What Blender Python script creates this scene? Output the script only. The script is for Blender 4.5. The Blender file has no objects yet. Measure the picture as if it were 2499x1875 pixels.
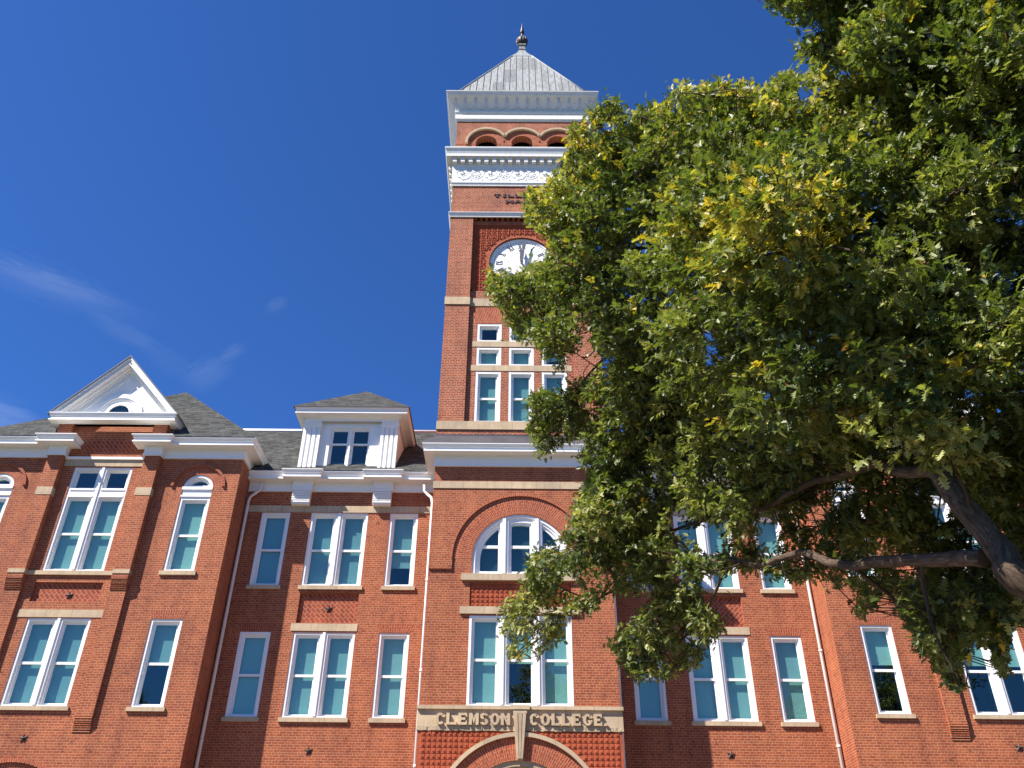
import bpy, math, random
import numpy as np
from mathutils import Vector, Matrix
random.seed(7); rng = np.random.default_rng(11)
PI = math.pi
scene = bpy.context.scene
COL = scene.collection

# ------------------------------------------------------------------ camera
F_PX, W_PX = 2094.0, 2499.0
CX, CY = 1249.5, 937.5
CAM = np.array([-0.21, -29.9, 1.6])
_w = np.array([33.5, 3164, 2094.]); _w /= np.linalg.norm(_w)
_x = np.array([1., 0, 0]); _x -= _w * _x.dot(_w); _x /= np.linalg.norm(_x)
_y = np.cross(_x, _w)
MW = np.array([_x, _y, _w])
def ray(u, v, d):
    """point d metres from the eye along a viewing direction (used to survey the place)"""
    c = np.array([u - CX, -(v - CY), F_PX]); c /= np.linalg.norm(c)
    return CAM + d * (MW @ c)
def proj(P):
    c = (np.asarray(P) - CAM) @ MW
    return CX + F_PX * c[..., 0] / c[..., 2], CY - F_PX * c[..., 1] / c[..., 2]
cd = bpy.data.cameras.new('camera'); cam = bpy.data.objects.new('camera', cd); COL.objects.link(cam)
cd.sensor_width = 36; cd.lens = F_PX / W_PX * 36; cd.clip_end = 2000; cd.clip_start = 0.1
R = np.stack([MW[:, 0], MW[:, 1], -MW[:, 2]], 1)
m4 = Matrix([list(R[i]) + [CAM[i]] for i in range(3)] + [[0, 0, 0, 1]])
cam.matrix_world = m4
scene.camera = cam

# ------------------------------------------------------------------ materials
def new_mat(name):
    m = bpy.data.materials.new(name); m.use_nodes = True
    nt = m.node_tree; b = nt.nodes['Principled BSDF']
    return m, nt, b
def N(nt, t, **kw):
    n = nt.nodes.new(t)
    for k, v in kw.items():
        if k in n.inputs.keys(): n.inputs[k].default_value = v
        else: setattr(n, k, v)
    return n
def L(nt, a, b): nt.links.new(a, b)
def ramp(nt, fac, stops):
    r = N(nt, 'ShaderNodeValToRGB'); e = r.color_ramp.elements
    while len(e) < len(stops): e.new(0.5)
    for i, (p, c) in enumerate(stops):
        e[i].position = p; e[i].color = (c[0], c[1], c[2], 1)
    L(nt, fac, r.inputs[0]); return r
def mixc(nt, fac, a, b, blend='MIX'):
    n = N(nt, 'ShaderNodeMix', data_type='RGBA', blend_type=blend)
    for sock, v in ((n.inputs[0], fac), (n.inputs[6], a), (n.inputs[7], b)):
        if hasattr(v, 'is_linked') or hasattr(v, 'links'): L(nt, v, sock)
        elif isinstance(v, (int, float)): sock.default_value = v
        else: sock.default_value = (v[0], v[1], v[2], 1)
    return n.outputs[2]

def brick_mat(name, c1, c2, mortar, width=0.225, row=0.086, msize=0.0085, squash=0.5, freq=6, rot=0.0, off=0.5):
    m, nt, b = new_mat(name)
    tc = N(nt, 'ShaderNodeTexCoord')
    vec = tc.outputs['UV']
    mp = N(nt, 'ShaderNodeMapping'); mp.inputs['Rotation'].default_value = (0, 0, rot)
    L(nt, vec, mp.inputs[0])
    nz = N(nt, 'ShaderNodeTexNoise', Scale=9.0, Detail=2.0)
    L(nt, mp.outputs[0], nz.inputs[0])
    sub = N(nt, 'ShaderNodeVectorMath', operation='SUBTRACT'); sub.inputs[1].default_value = (.5, .5, .5)
    L(nt, nz.outputs[1], sub.inputs[0])
    sc = N(nt, 'ShaderNodeVectorMath', operation='SCALE'); sc.inputs[3].default_value = 0.012
    L(nt, sub.outputs[0], sc.inputs[0])
    ad = N(nt, 'ShaderNodeVectorMath', operation='ADD'); L(nt, mp.outputs[0], ad.inputs[0]); L(nt, sc.outputs[0], ad.inputs[1])
    br = N(nt, 'ShaderNodeTexBrick', offset=off, squash=squash, squash_frequency=freq)
    br.inputs['Scale'].default_value = 1; br.inputs['Mortar Size'].default_value = msize
    br.inputs['Mortar Smooth'].default_value = 0.25; br.inputs['Brick Width'].default_value = width
    br.inputs['Row Height'].default_value = row; br.inputs['Bias'].default_value = -0.1
    br.inputs['Color1'].default_value = (*c1, 1); br.inputs['Color2'].default_value = (*c2, 1)
    br.inputs['Mortar'].default_value = (*mortar, 1)
    L(nt, ad.outputs[0], br.inputs['Vector'])
    # a sooty brick here and there
    n2 = N(nt, 'ShaderNodeTexNoise', Scale=5.5, Detail=3.0, Roughness=0.7); L(nt, tc.outputs['UV'], n2.inputs[0])
    r2 = ramp(nt, n2.outputs[0], [(0.28, (.50, .47, .52)), (0.42, (.95, .95, .95)), (0.62, (1, 1, 1)), (0.80, (1.28, 1.22, 1.08))])
    n3 = N(nt, 'ShaderNodeTexNoise', Scale=0.55, Detail=5.0, Roughness=0.68); L(nt, tc.outputs['UV'], n3.inputs[0])
    r3 = ramp(nt, n3.outputs[0], [(0.30, (.74, .72, .78)), (0.47, (.98, .98, .98)), (0.60, (1.05, 1.05, 1.03)), (0.75, (1.22, 1.20, 1.15))])
    c = mixc(nt, 1.0, br.outputs['Color'], r2.outputs[0], 'MULTIPLY')
    c = mixc(nt, 1.0, c, r3.outputs[0], 'MULTIPLY')
    mp4 = N(nt, 'ShaderNodeMapping'); mp4.inputs['Scale'].default_value = (2.2, .22, 1); L(nt, tc.outputs['UV'], mp4.inputs[0])
    n4 = N(nt, 'ShaderNodeTexNoise', Scale=1.0, Detail=5.0, Roughness=0.65); L(nt, mp4.outputs[0], n4.inputs[0])
    r4 = ramp(nt, n4.outputs[0], [(0.32, (.80, .78, .80)), (0.50, (1, 1, 1)), (0.74, (1.12, 1.13, 1.14))])
    c = mixc(nt, 1.0, c, r4.outputs[0], 'MULTIPLY')
    L(nt, c, b.inputs['Base Color'])
    b.inputs['Roughness'].default_value = 0.85
    b.inputs['Specular IOR Level'].default_value = 0.25
    bp = N(nt, 'ShaderNodeBump'); bp.inputs['Strength'].default_value = 0.6; bp.inputs['Distance'].default_value = 0.008
    inv = N(nt, 'ShaderNodeMath', operation='SUBTRACT'); inv.inputs[0].default_value = 1.0
    L(nt, br.outputs['Fac'], inv.inputs[1])
    ad2 = N(nt, 'ShaderNodeMath', operation='MULTIPLY_ADD'); ad2.inputs[1].default_value = 0.6
    L(nt, n2.outputs[0], ad2.inputs[0]); L(nt, inv.outputs[0], ad2.inputs[2])
    L(nt, ad2.outputs[0], bp.inputs['Height']); L(nt, bp.outputs[0], b.inputs['Normal'])
    return m
MORT = (0.46, 0.235, 0.135)
BRICK = brick_mat('red_brick', (0.345, 0.090, 0.034), (0.245, 0.056, 0.026), MORT)
BRICK_T = brick_mat('tower_brick', (0.33, 0.080, 0.036), (0.21, 0.048, 0.027), (0.52, 0.29, 0.18), msize=0.010)
BRICK_V = brick_mat('voussoir_brick', (0.36, 0.078, 0.032), (0.26, 0.052, 0.026), MORT, width=0.235, row=0.078, squash=1.0)
BRICK_H = brick_mat('herringbone_brick', (0.33, 0.068, 0.030), (0.24, 0.048, 0.026), MORT, width=0.26, row=0.13, squash=1.0, rot=PI/4, off=0.5, msize=0.010)

def plain(name, col, rough=0.6, spec=0.4, var=0.12, scale=3.0, bump=0.0, bscale=30.0, streak=0.0):
    m, nt, b = new_mat(name)
    tc = N(nt, 'ShaderNodeTexCoord')
    n1 = N(nt, 'ShaderNodeTexNoise', Scale=scale, Detail=5.0, Roughness=0.6); L(nt, tc.outputs['Object'], n1.inputs[0])
    lo = tuple(x * (1 - var) for x in col); hi = tuple(min(1, x * (1 + var)) for x in col)
    r1 = ramp(nt, n1.outputs[0], [(0.3, lo), (0.7, hi)])
    c = r1.outputs[0]
    if streak > 0:
        mp = N(nt, 'ShaderNodeMapping'); mp.inputs['Scale'].default_value = (6, 6, .5); L(nt, tc.outputs['Object'], mp.inputs[0])
        n2 = N(nt, 'ShaderNodeTexNoise', Scale=1.5, Detail=4.0, Roughness=0.7); L(nt, mp.outputs[0], n2.inputs[0])
        r2 = ramp(nt, n2.outputs[0], [(0.40, (1, 1, 1)), (0.75, (1 - streak, 1 - streak * 1.1, 1 - streak * 1.25))])
        c = mixc(nt, 1.0, c, r2.outputs[0], 'MULTIPLY')
    L(nt, c, b.inputs['Base Color'])
    b.inputs['Roughness'].default_value = rough; b.inputs['Specular IOR Level'].default_value = spec
    if bump > 0:
        n3 = N(nt, 'ShaderNodeTexNoise', Scale=bscale, Detail=4.0); L(nt, tc.outputs['Object'], n3.inputs[0])
        bp = N(nt, 'ShaderNodeBump'); bp.inputs['Strength'].default_value = bump; bp.inputs['Distance'].default_value = 0.02
        L(nt, n3.outputs[0], bp.inputs['Height']); L(nt, bp.outputs[0], b.inputs['Normal'])
    return m
STONE = plain('sandstone', (0.50, 0.385, 0.255), 0.85, 0.2, 0.13, 2.2, 0.25, 35, 0.16)
def joints(m):
    nt = m.node_tree; b = nt.nodes['Principled BSDF']; src = b.inputs['Base Color'].links[0].from_socket
    tc = N(nt, 'ShaderNodeTexCoord'); br = N(nt, 'ShaderNodeTexBrick', offset=0.37, squash=.8, squash_frequency=2)
    for k, v in (('Scale', 1), ('Mortar Size', .007), ('Mortar Smooth', .3), ('Brick Width', 1.17), ('Row Height', 4.1), ('Bias', 0)): br.inputs[k].default_value = v
    br.inputs['Color1'].default_value = (.88, .88, .90, 1); br.inputs['Color2'].default_value = (1.06, 1.05, 1.02, 1); br.inputs['Mortar'].default_value = (.55, .52, .5, 1)
    L(nt, tc.outputs['UV'], br.inputs['Vector']); L(nt, mixc(nt, 1.0, src, br.outputs[0], 'MULTIPLY'), b.inputs['Base Color'])
joints(STONE)
STONE_R = plain('rock_faced_sandstone', (0.40, 0.315, 0.205), 0.9, 0.2, 0.15, 3.0, 1.0, 14)
WHITE = plain('white_paint', (0.80, 0.79, 0.765), 0.5, 0.4, 0.02, 1.0)
WHITE_D = plain('weathered_white_paint', (0.74, 0.73, 0.70), 0.6, 0.3, 0.04, 2.0, 0.1, 20, 0.12)
FRAME = plain('window_white', (0.80, 0.79, 0.77), 0.4, 0.45, 0.02, 2.0)
IRON = plain('dark_iron', (0.035, 0.022, 0.018), 0.6, 0.4, 0.2, 8)
BRONZE = plain('dark_bronze', (0.045, 0.025, 0.02), 0.5, 0.5, 0.2, 8)
FLASH = plain('dark_metal_roofing', (0.055, 0.052, 0.06), 0.5, 0.5, 0.25, 1.5, 0, 30, 0.15)
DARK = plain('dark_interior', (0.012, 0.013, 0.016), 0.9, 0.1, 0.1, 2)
BLIND = plain('roller_blind', (0.56, 0.60, 0.54), 0.9, 0.1, 0.03, 1)
TERRA = plain('terracotta', (0.36, 0.080, 0.034), 0.8, 0.25, 0.22, 4.0, 0.3, 25, 0.12)
INK = plain('black_paint', (0.015, 0.015, 0.017), 0.6, 0.3, 0.05)
GREYLINE = plain('grey_paint', (0.50, 0.50, 0.50), 0.6, 0.3, 0.05)
DIAL = plain('dial_white', (0.80, 0.80, 0.79), 0.5, 0.3, 0.015)
STEEL = plain('grey_steel', (0.11, 0.11, 0.125), 0.4, 0.5, 0.1)
GUTTER = plain('downpipe_paint', (0.72, 0.64, 0.60), 0.45, 0.4, 0.04, 2, 0, 30, 0.08)

def vary_blind(m):
    nt = m.node_tree; b = nt.nodes['Principled BSDF']; src = b.inputs['Base Color'].links[0].from_socket
    oi = N(nt, 'ShaderNodeObjectInfo'); r = ramp(nt, oi.outputs['Random'], [(0, (.70, .74, .80)), (.5, (.95, .95, .93)), (1, (1.12, 1.1, 1.02))])
    L(nt, mixc(nt, 1.0, src, r.outputs[0], 'MULTIPLY'), b.inputs['Base Color'])
vary_blind(BLIND)
def glass_mat():
    m, nt, b = new_mat('window_glass'); nt.nodes.remove(b)
    out = nt.nodes['Material Output']
    tr = N(nt, 'ShaderNodeBsdfTransparent'); tr.inputs[0].default_value = (0.50, 0.745, 0.765, 1)
    gl = N(nt, 'ShaderNodeBsdfGlossy'); gl.inputs['Roughness'].default_value = 0.0; gl.inputs[0].default_value = (0.72, 0.93, 0.84, 1)
    tc = N(nt, 'ShaderNodeTexCoord'); nz = N(nt, 'ShaderNodeTexNoise', Scale=0.9, Detail=1.0); L(nt, tc.outputs['Object'], nz.inputs[0])
    bp = N(nt, 'ShaderNodeBump'); bp.inputs['Strength'].default_value = 0.06; bp.inputs['Distance'].default_value = 0.05
    L(nt, nz.outputs[0], bp.inputs['Height']); L(nt, bp.outputs[0], gl.inputs['Normal'])
    fr = N(nt, 'ShaderNodeLayerWeight'); fr.inputs[0].default_value = 0.5
    pw = N(nt, 'ShaderNodeMath', operation='POWER'); pw.inputs[1].default_value = 5.0; L(nt, fr.outputs['Facing'], pw.inputs[0])
    ad = N(nt, 'ShaderNodeMath', operation='MULTIPLY_ADD', use_clamp=True); ad.inputs[1].default_value = 1.3; ad.inputs[2].default_value = 0.12
    L(nt, pw.outputs[0], ad.inputs[0])
    mx = N(nt, 'ShaderNodeMixShader'); L(nt, ad.outputs[0], mx.inputs[0]); L(nt, tr.outputs[0], mx.inputs[1]); L(nt, gl.outputs[0], mx.inputs[2])
    L(nt, mx.outputs[0], out.inputs[0]); return m
GLASS = glass_mat()

def shingle_mat():
    m, nt, b = new_mat('asphalt_shingle')
    tc = N(nt, 'ShaderNodeTexCoord')
    br = N(nt, 'ShaderNodeTexBrick', offset=0.37, offset_frequency=2, squash=0.8, squash_frequency=3)
    for k, v in (('Scale', 1), ('Mortar Size', .012), ('Mortar Smooth', .4), ('Brick Width', .34), ('Row Height', .14), ('Bias', 0.0)): br.inputs[k].default_value = v
    br.inputs['Color1'].default_value = (.033, .034, .034, 1); br.inputs['Color2'].default_value = (.084, .087, .085, 1); br.inputs['Mortar'].default_value = (.012, .012, .012, 1)
    L(nt, tc.outputs['UV'], br.inputs['Vector'])
    n2 = N(nt, 'ShaderNodeTexNoise', Scale=1.2, Detail=5.0); L(nt, tc.outputs['UV'], n2.inputs[0])
    r2 = ramp(nt, n2.outputs[0], [(.3, (.8, .8, .8)), (.7, (1.15, 1.15, 1.12))])
    L(nt, mixc(nt, 1.0, br.outputs[0], r2.outputs[0], 'MULTIPLY'), b.inputs['Base Color'])
    b.inputs['Roughness'].default_value = 0.95; b.inputs['Specular IOR Level'].default_value = 0.1
    return m
SHINGLE = shingle_mat()

def zinc_mat():
    m, nt, b = new_mat('zinc_sheet')
    tc = N(nt, 'ShaderNodeTexCoord')
    br = N(nt, 'ShaderNodeTexBrick', offset=0.5, squash=1.0)
    for k, v in (('Scale', 1), ('Mortar Size', .0), ('Brick Width', 0.36), ('Row Height', 2.6), ('Bias', -0.35)): br.inputs[k].default_value = v
    br.inputs['Color1'].default_value = (.285, .30, .295, 1); br.inputs['Color2'].default_value = (.11, .11, .115, 1)
    L(nt, tc.outputs['UV'], br.inputs['Vector'])
    mp = N(nt, 'ShaderNodeMapping'); mp.inputs['Scale'].default_value = (5, .7, 1); L(nt, tc.outputs['UV'], mp.inputs[0])
    n2 = N(nt, 'ShaderNodeTexNoise', Scale=2.0, Detail=6.0, Roughness=.7); L(nt, mp.outputs[0], n2.inputs[0])
    r2 = ramp(nt, n2.outputs[0], [(.38, (.62, .63, .62)), (.55, (1, 1, 1)), (.7, (1.12, 1.12, 1.1))])
    L(nt, mixc(nt, 1.0, br.outputs[0], r2.outputs[0], 'MULTIPLY'), b.inputs['Base Color'])
    b.inputs['Roughness'].default_value = 0.6; b.inputs['Specular IOR Level'].default_value = 0.3
    return m
ZINC = zinc_mat()

# ------------------------------------------------------------------ mesh builder
class MB:
    def __init__(s, mir=False):
        s.v = []; s.f = []; s.uv = []; s.m = []; s.sm = []; s.mir = mir
    def face(s, pts, mat=0, uv=None, smooth=False):
        i0 = len(s.v); s.v.extend([tuple(map(float, p)) for p in pts])
        s.f.append(tuple(range(i0, i0 + len(pts)))); s.m.append(mat); s.sm.append(smooth)
        if uv is None:
            n = [0., 0., 0.]; k = len(pts)
            for i in range(k):
                a, b = pts[i], pts[(i + 1) % k]
                n[0] += (a[1] - b[1]) * (a[2] + b[2]); n[1] += (a[2] - b[2]) * (a[0] + b[0]); n[2] += (a[0] - b[0]) * (a[1] + b[1])
            ax = max(range(3), key=lambda i: abs(n[i]))
            uv = [((p[0], p[2]) if ax == 1 else (p[1] + .1, p[2]) if ax == 0 else (p[0], p[1])) for p in pts]
        s.uv.extend(uv)
    def box(s, x0, x1, y0, y1, z0, z1, mat=0, skip=''):
        if x0 > x1: x0, x1 = x1, x0
        if 'f' not in skip: s.face([(x0, y0, z0), (x1, y0, z0), (x1, y0, z1), (x0, y0, z1)], mat)
        if 'k' not in skip: s.face([(x1, y1, z0), (x0, y1, z0), (x0, y1, z1), (x1, y1, z1)], mat)
        if 'l' not in skip: s.face([(x0, y1, z0), (x0, y0, z0), (x0, y0, z1), (x0, y1, z1)], mat)
        if 'r' not in skip: s.face([(x1, y0, z0), (x1, y1, z0), (x1, y1, z1), (x1, y0, z1)], mat)
        if 't' not in skip: s.face([(x0, y0, z1), (x1, y0, z1), (x1, y1, z1), (x0, y1, z1)], mat)
        if 'b' not in skip: s.face([(x0, y1, z0), (x1, y1, z0), (x1, y0, z0), (x0, y0, z0)], mat)
    def prism(s, poly, y0, y1, mat=0, uv=None, back=False):
        s.face([(p[0], y0, p[1]) for p in poly], mat, uv)
        k = len(poly)
        for i in range(k):
            a, b = poly[i], poly[(i + 1) % k]
            s.face([(a[0], y0, a[1]), (a[0], y1, a[1]), (b[0], y1, b[1]), (b[0], y0, b[1])], mat)
        if back: s.face([(p[0], y1, p[1]) for p in reversed(poly)], mat)
    def ring(s, cx, cz, r0, r1, a0, a1, y0, y1, n=24, mat=0, polar=False, sz=1.0, ends=True, inner=True, outer=True):
        """arch ring in the xz plane, front at y0, a in radians anticlockwise from +x"""
        rm = (r0 + r1) / 2
        P = lambda r, a, y: (cx + r * math.cos(a), y, cz + r * math.sin(a) * sz)
        for i in range(n):
            a, b = a0 + (a1 - a0) * i / n, a0 + (a1 - a0) * (i + 1) / n
            uv = [(r0, a * rm), (r1, a * rm), (r1, b * rm), (r0, b * rm)] if polar else None
            s.face([P(r0, a, y0), P(r1, a, y0), P(r1, b, y0), P(r0, b, y0)], mat, uv)
            if y1 is not None:
                if outer: s.face([P(r1, a, y0), P(r1, a, y1), P(r1, b, y1), P(r1, b, y0)], mat, [(y0, a * r1), (y1, a * r1), (y1, b * r1), (y0, b * r1)])
                if inner: s.face([P(r0, a, y1), P(r0, a, y0), P(r0, b, y0), P(r0, b, y1)], mat, [(y1, a * r1), (y0, a * r1), (y0, b * r1), (y1, b * r1)])
        if ends and y1 is not None:
            for a in (a0, a1):
                s.face([P(r0, a, y0), P(r0, a, y1), P(r1, a, y1), P(r1, a, y0)], mat)
    def wall(s, x0, x1, z0, z1, y, holes=(), arches=(), reveal=0.12, mat=0):
        hs = [tuple(h) for h in holes] + [(c - r, c + r, b, zs + r * q) for c, zs, r, b, q in arches]
        xs = sorted({x0, x1, *[h[0] for h in hs], *[h[1] for h in hs]}); zs_ = sorted({z0, z1, *[h[2] for h in hs], *[h[3] for h in hs]})
        xs = [x for x in xs if x0 <= x <= x1]; zs_ = [z for z in zs_ if z0 <= z <= z1]
        for i in range(len(xs) - 1):
            for j in range(len(zs_) - 1):
                mx, mz = (xs[i] + xs[i + 1]) / 2, (zs_[j] + zs_[j + 1]) / 2
                if any(h[0] < mx < h[1] and h[2] < mz < h[3] for h in hs): continue
                s.face([(xs[i], y, zs_[j]), (xs[i + 1], y, zs_[j]), (xs[i + 1], y, zs_[j + 1]), (xs[i], y, zs_[j + 1])], mat)
        yr = y + reveal
        for a, b, c, d in holes:
            s.face([(a, y, c), (a, yr, c), (a, yr, d), (a, y, d)], mat); s.face([(b, yr, c), (b, y, c), (b, y, d), (b, yr, d)], mat)
            s.face([(a, y, d), (a, yr, d), (b, yr, d), (b, y, d)], mat); s.face([(a, yr, c), (a, y, c), (b, y, c), (b, yr, c)], mat)
        for c, zs, r, b, q in arches:
            s.face([(c - r, y, b), (c - r, yr, b), (c - r, yr, zs), (c - r, y, zs)], mat); s.face([(c + r, yr, b), (c + r, y, b), (c + r, y, zs), (c + r, yr, zs)], mat)
            s.face([(c - r, yr, b), (c - r, y, b), (c + r, y, b), (c + r, yr, b)], mat)
            n = 32; top = zs + r * q
            for i in range(n):
                a0, a1 = PI - PI * i / n, PI - PI * (i + 1) / n
                p, w = (c + r * math.cos(a0), zs + r * q * math.sin(a0)), (c + r * math.cos(a1), zs + r * q * math.sin(a1))
                s.face([(p[0], y, p[1]), (w[0], y, w[1]), (w[0], y, top), (p[0], y, top)], mat)
                s.face([(p[0], y, p[1]), (p[0], yr, p[1]), (w[0], yr, w[1]), (w[0], y, w[1])], mat, [(y, a0 * r), (yr, a0 * r), (yr, a1 * r), (y, a1 * r)])
    def sweep(s, path, prof, mat=0, closed=False, caps=True):
        """prof = (outward offset, z) list carried along a plan path, outward to the right of travel"""
        k = len(path); dirs = []
        for i in range(k if closed else k - 1):
            a, b = path[i], path[(i + 1) % k]; l = math.hypot(b[0] - a[0], b[1] - a[1]); dirs.append(((b[0] - a[0]) / l, (b[1] - a[1]) / l))
        mit = []
        for i in range(k):
            d0 = dirs[i - 1] if (i > 0 or closed) else dirs[0]
            d1 = dirs[i] if i < len(dirs) else dirs[-1]
            n0, n1 = (d0[1], -d0[0]), (d1[1], -d1[0])
            dot = 1 + n0[0] * n1[0] + n0[1] * n1[1]
            mit.append(((n0[0] + n1[0]) / dot, (n0[1] + n1[1]) / dot))
        P = lambda i, o, z: (path[i % k][0] + mit[i % k][0] * o, path[i % k][1] + mit[i % k][1] * o, z)
        for i in range(k if closed else k - 1):
            for (o0, z0), (o1, z1) in zip(prof, prof[1:]):
                s.face([P(i, o0, z0), P(i + 1, o0, z0), P(i + 1, o1, z1), P(i, o1, z1)], mat)
        if caps and not closed:
            s.face([P(0, o, z) for o, z in prof], mat); s.face([P(k - 1, o, z) for o, z in reversed(prof)], mat)
    def tube(s, pts, rad, n=8, mat=0, caps=True, smooth=True):
        pts = [np.array(p, float) for p in pts]; k = len(pts)
        rad = [rad] * k if isinstance(rad, (int, float)) else rad
        base = len(s.v); t = [pts[min(i + 1, k - 1)] - pts[max(i - 1, 0)] for i in range(k)]
        t = [x / (np.linalg.norm(x) + 1e-9) for x in t]
        ref = np.array([0, 0, 1.]) if abs(t[0][2]) < .9 else np.array([1., 0, 0])
        u = np.cross(t[0], ref); u /= np.linalg.norm(u)
        arc = 0
        for i in range(k):
            u = u - t[i] * u.dot(t[i]); u /= np.linalg.norm(u) + 1e-9; w = np.cross(t[i], u)
            for j in range(n):
                a = 2 * PI * j / n; s.v.append(tuple(pts[i] + rad[i] * (math.cos(a) * u + math.sin(a) * w)))
        for i in range(k - 1):
            l = float(np.linalg.norm(pts[i + 1] - pts[i]))
            for j in range(n):
                q = (base + i * n + j, base + i * n + (j + 1) % n, base + (i + 1) * n + (j + 1) % n, base + (i + 1) * n + j)
                s.f.append(q); s.m.append(mat); s.sm.append(smooth)
                s.uv.extend([(j / n, arc), ((j + 1) / n, arc), ((j + 1) / n, arc + l), (j / n, arc + l)])
            arc += l
        if caps:
            for idx in (0, k - 1):
                q = tuple(base + idx * n + j for j in (range(n) if idx else reversed(range(n))))
                s.f.append(q); s.m.append(mat); s.sm.append(False); s.uv.extend([(0, 0)] * n)
    def lathe(s, cx, cy, prof, n=20, mat=0):
        base = len(s.v)
        for r, z in prof:
            for j in range(n): s.v.append((cx + r * math.cos(2 * PI * j / n), cy + r * math.sin(2 * PI * j / n), z))
        for i in range(len(prof) - 1):
            for j in range(n):
                s.f.append((base + i * n + j, base + i * n + (j + 1) % n, base + (i + 1) * n + (j + 1) % n, base + (i + 1) * n + j)); s.m.append(mat); s.sm.append(True)
                s.uv.extend([(j / n, i), ((j + 1) / n, i), ((j + 1) / n, i + 1), (j / n, i + 1)])
    def disc(s, cx, cz, r, y, n=16, mat=0):
        s.face([(cx + r * math.cos(2 * PI * j / n), y, cz + r * math.sin(2 * PI * j / n)) for j in range(n)], mat)
    def build(s, name, mats, parent=None):
        if not isinstance(mats, (list, tuple)): mats = [mats]
        v = np.array(s.v, np.float32); me = bpy.data.meshes.new(name)
        f = s.f
        uv = np.array(s.uv, np.float32)
        if s.mir:
            v = v * np.array([-1, 1, 1], np.float32); nf = []; nuv = []; k = 0
            for q in f:
                nf.append(tuple(reversed(q))); nuv.append(uv[k:k + len(q)][::-1]); k += len(q)
            f = nf; uv = np.concatenate(nuv)
        me.from_pydata(v.tolist(), [], f)
        lay = me.uv_layers.new(name='UVMap'); lay.data.foreach_set('uv', uv.ravel())
        me.polygons.foreach_set('material_index', s.m); me.polygons.foreach_set('use_smooth', s.sm)
        for m in mats: me.materials.append(m)
        me.update()
        o = bpy.data.objects.new(name, me); COL.objects.link(o)
        if parent is not None: o.parent = parent
        return o
def thing(name, label, cat, loc=(0, 0, 0)):
    o = bpy.data.objects.new(name, None); COL.objects.link(o); o.location = loc
    o['label'] = label; o['category'] = cat; return o

# ------------------------------------------------------------------ letters and numerals
def seg(p, q, w):
    d = (q[0] - p[0], q[1] - p[1]); l = math.hypot(*d); n = (-d[1] / l * w / 2, d[0] / l * w / 2)
    return [(p[0] - n[0], p[1] - n[1]), (q[0] - n[0], q[1] - n[1]), (q[0] + n[0], q[1] + n[1]), (p[0] + n[0], p[1] + n[1])]
def rect(x0, x1, z0, z1): return [(x0, z0), (x1, z0), (x1, z1), (x0, z1)]
def arc(cx, cz, rx, rz, a0, a1, t, tz=None, n=12):
    tz = tz or t; out = []
    for i in range(n):
        a, b = math.radians(a0 + (a1 - a0) * i / n), math.radians(a0 + (a1 - a0) * (i + 1) / n)
        out.append([(cx + (rx - t) * math.cos(a), cz + (rz - tz) * math.sin(a)), (cx + rx * math.cos(a), cz + rz * math.sin(a)),
                    (cx + rx * math.cos(b), cz + rz * math.sin(b)), (cx + (rx - t) * math.cos(b), cz + (rz - tz) * math.sin(b))])
    return out
def glyph(c, w, t, h=0.2):
    """polygons of a slab letter, unit height, width w, stem t, bar h"""
    if c == 'L': return [rect(0, t, h, 1), rect(0, w, 0, h), rect(w - .12, w, h, h + .07)]
    if c == 'E': return [rect(0, t, h, 1 - h), rect(0, w, 0, h), rect(0, w, 1 - h, 1), rect(t, w - .16, .5 - h / 2, .5 + h / 2), rect(w - .12, w, h, h + .13), rect(w - .12, w, 1 - h - .13, 1 - h)]
    if c == 'M': return [rect(0, t, 0, 1), rect(w - t, w, 0, 1), [(t, 1), (t, .62), (w / 2 - .02, .12), (w / 2, .12), (w / 2, .5)], [(w - t, 1), (w / 2, .5), (w / 2, .12), (w / 2 + .02, .12), (w - t, .62)]]
    if c == 'N': return [rect(0, t, 0, 1), rect(w - t, w, 0, 1), [(t, 1), (t, .62), (w - t, 0), (w - t, .38)]]
    if c == 'C': return arc(w / 2, .5, w / 2, .5, 42, 318, t, h) + [rect(w - t * .95, w, .62, .85)]
    if c == 'G': return arc(w / 2, .5, w / 2, .5, 42, 330, t, h) + [rect(w - t * .95, w, .62, .85), rect(w * .52, w, .3, .3 + h * .8)]
    if c == 'O': return arc(w / 2, .5, w / 2, .5, 0, 360, t, h, 24)
    if c == 'S': return arc(w / 2, .73, w / 2, .27, 20, 262, t, h * .95) + arc(w / 2, .27, w / 2, .27, -160, 82, t, h * .95)
    if c == 'T': return [rect(w / 2 - t / 2, w / 2 + t / 2, h * .7, 1 - h), rect(0, w, 1 - h, 1), rect(0, .1, 1 - h - .16, 1 - h), rect(w - .1, w, 1 - h - .16, 1 - h), rect(w / 2 - t, w / 2 + t, 0, h * .7)]
    if c == 'I': return [rect(w / 2 - t / 2, w / 2 + t / 2, h * .7, 1 - h * .7), rect(w / 2 - t, w / 2 + t, 1 - h * .7, 1), rect(w / 2 - t, w / 2 + t, 0, h * .7)]
    if c == 'A': return [seg((.12, h * .7), (w / 2, 1), t * .75), seg((w - .12, h * .7), (w / 2, 1), t), rect(.25, w - .28, .3, .3 + h * .7), rect(-.04, .3, 0, h * .7), rect(w - .34, w + .04, 0, h * .7)]
    if c == 'H': return [rect(.08, .08 + t, h * .7, 1 - h * .7), rect(w - .08 - t, w - .08, h * .7, 1 - h * .7), rect(.08 + t, w - .08 - t, .42, .42 + h * .8)] + \
        [rect(a, a + t + .16, z, z + h * .7) for a in (0, w - t - .16) for z in (0, 1 - h * .7)]
    if c == '.': return [rect(0, w, 0, .22)]
    return []
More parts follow.
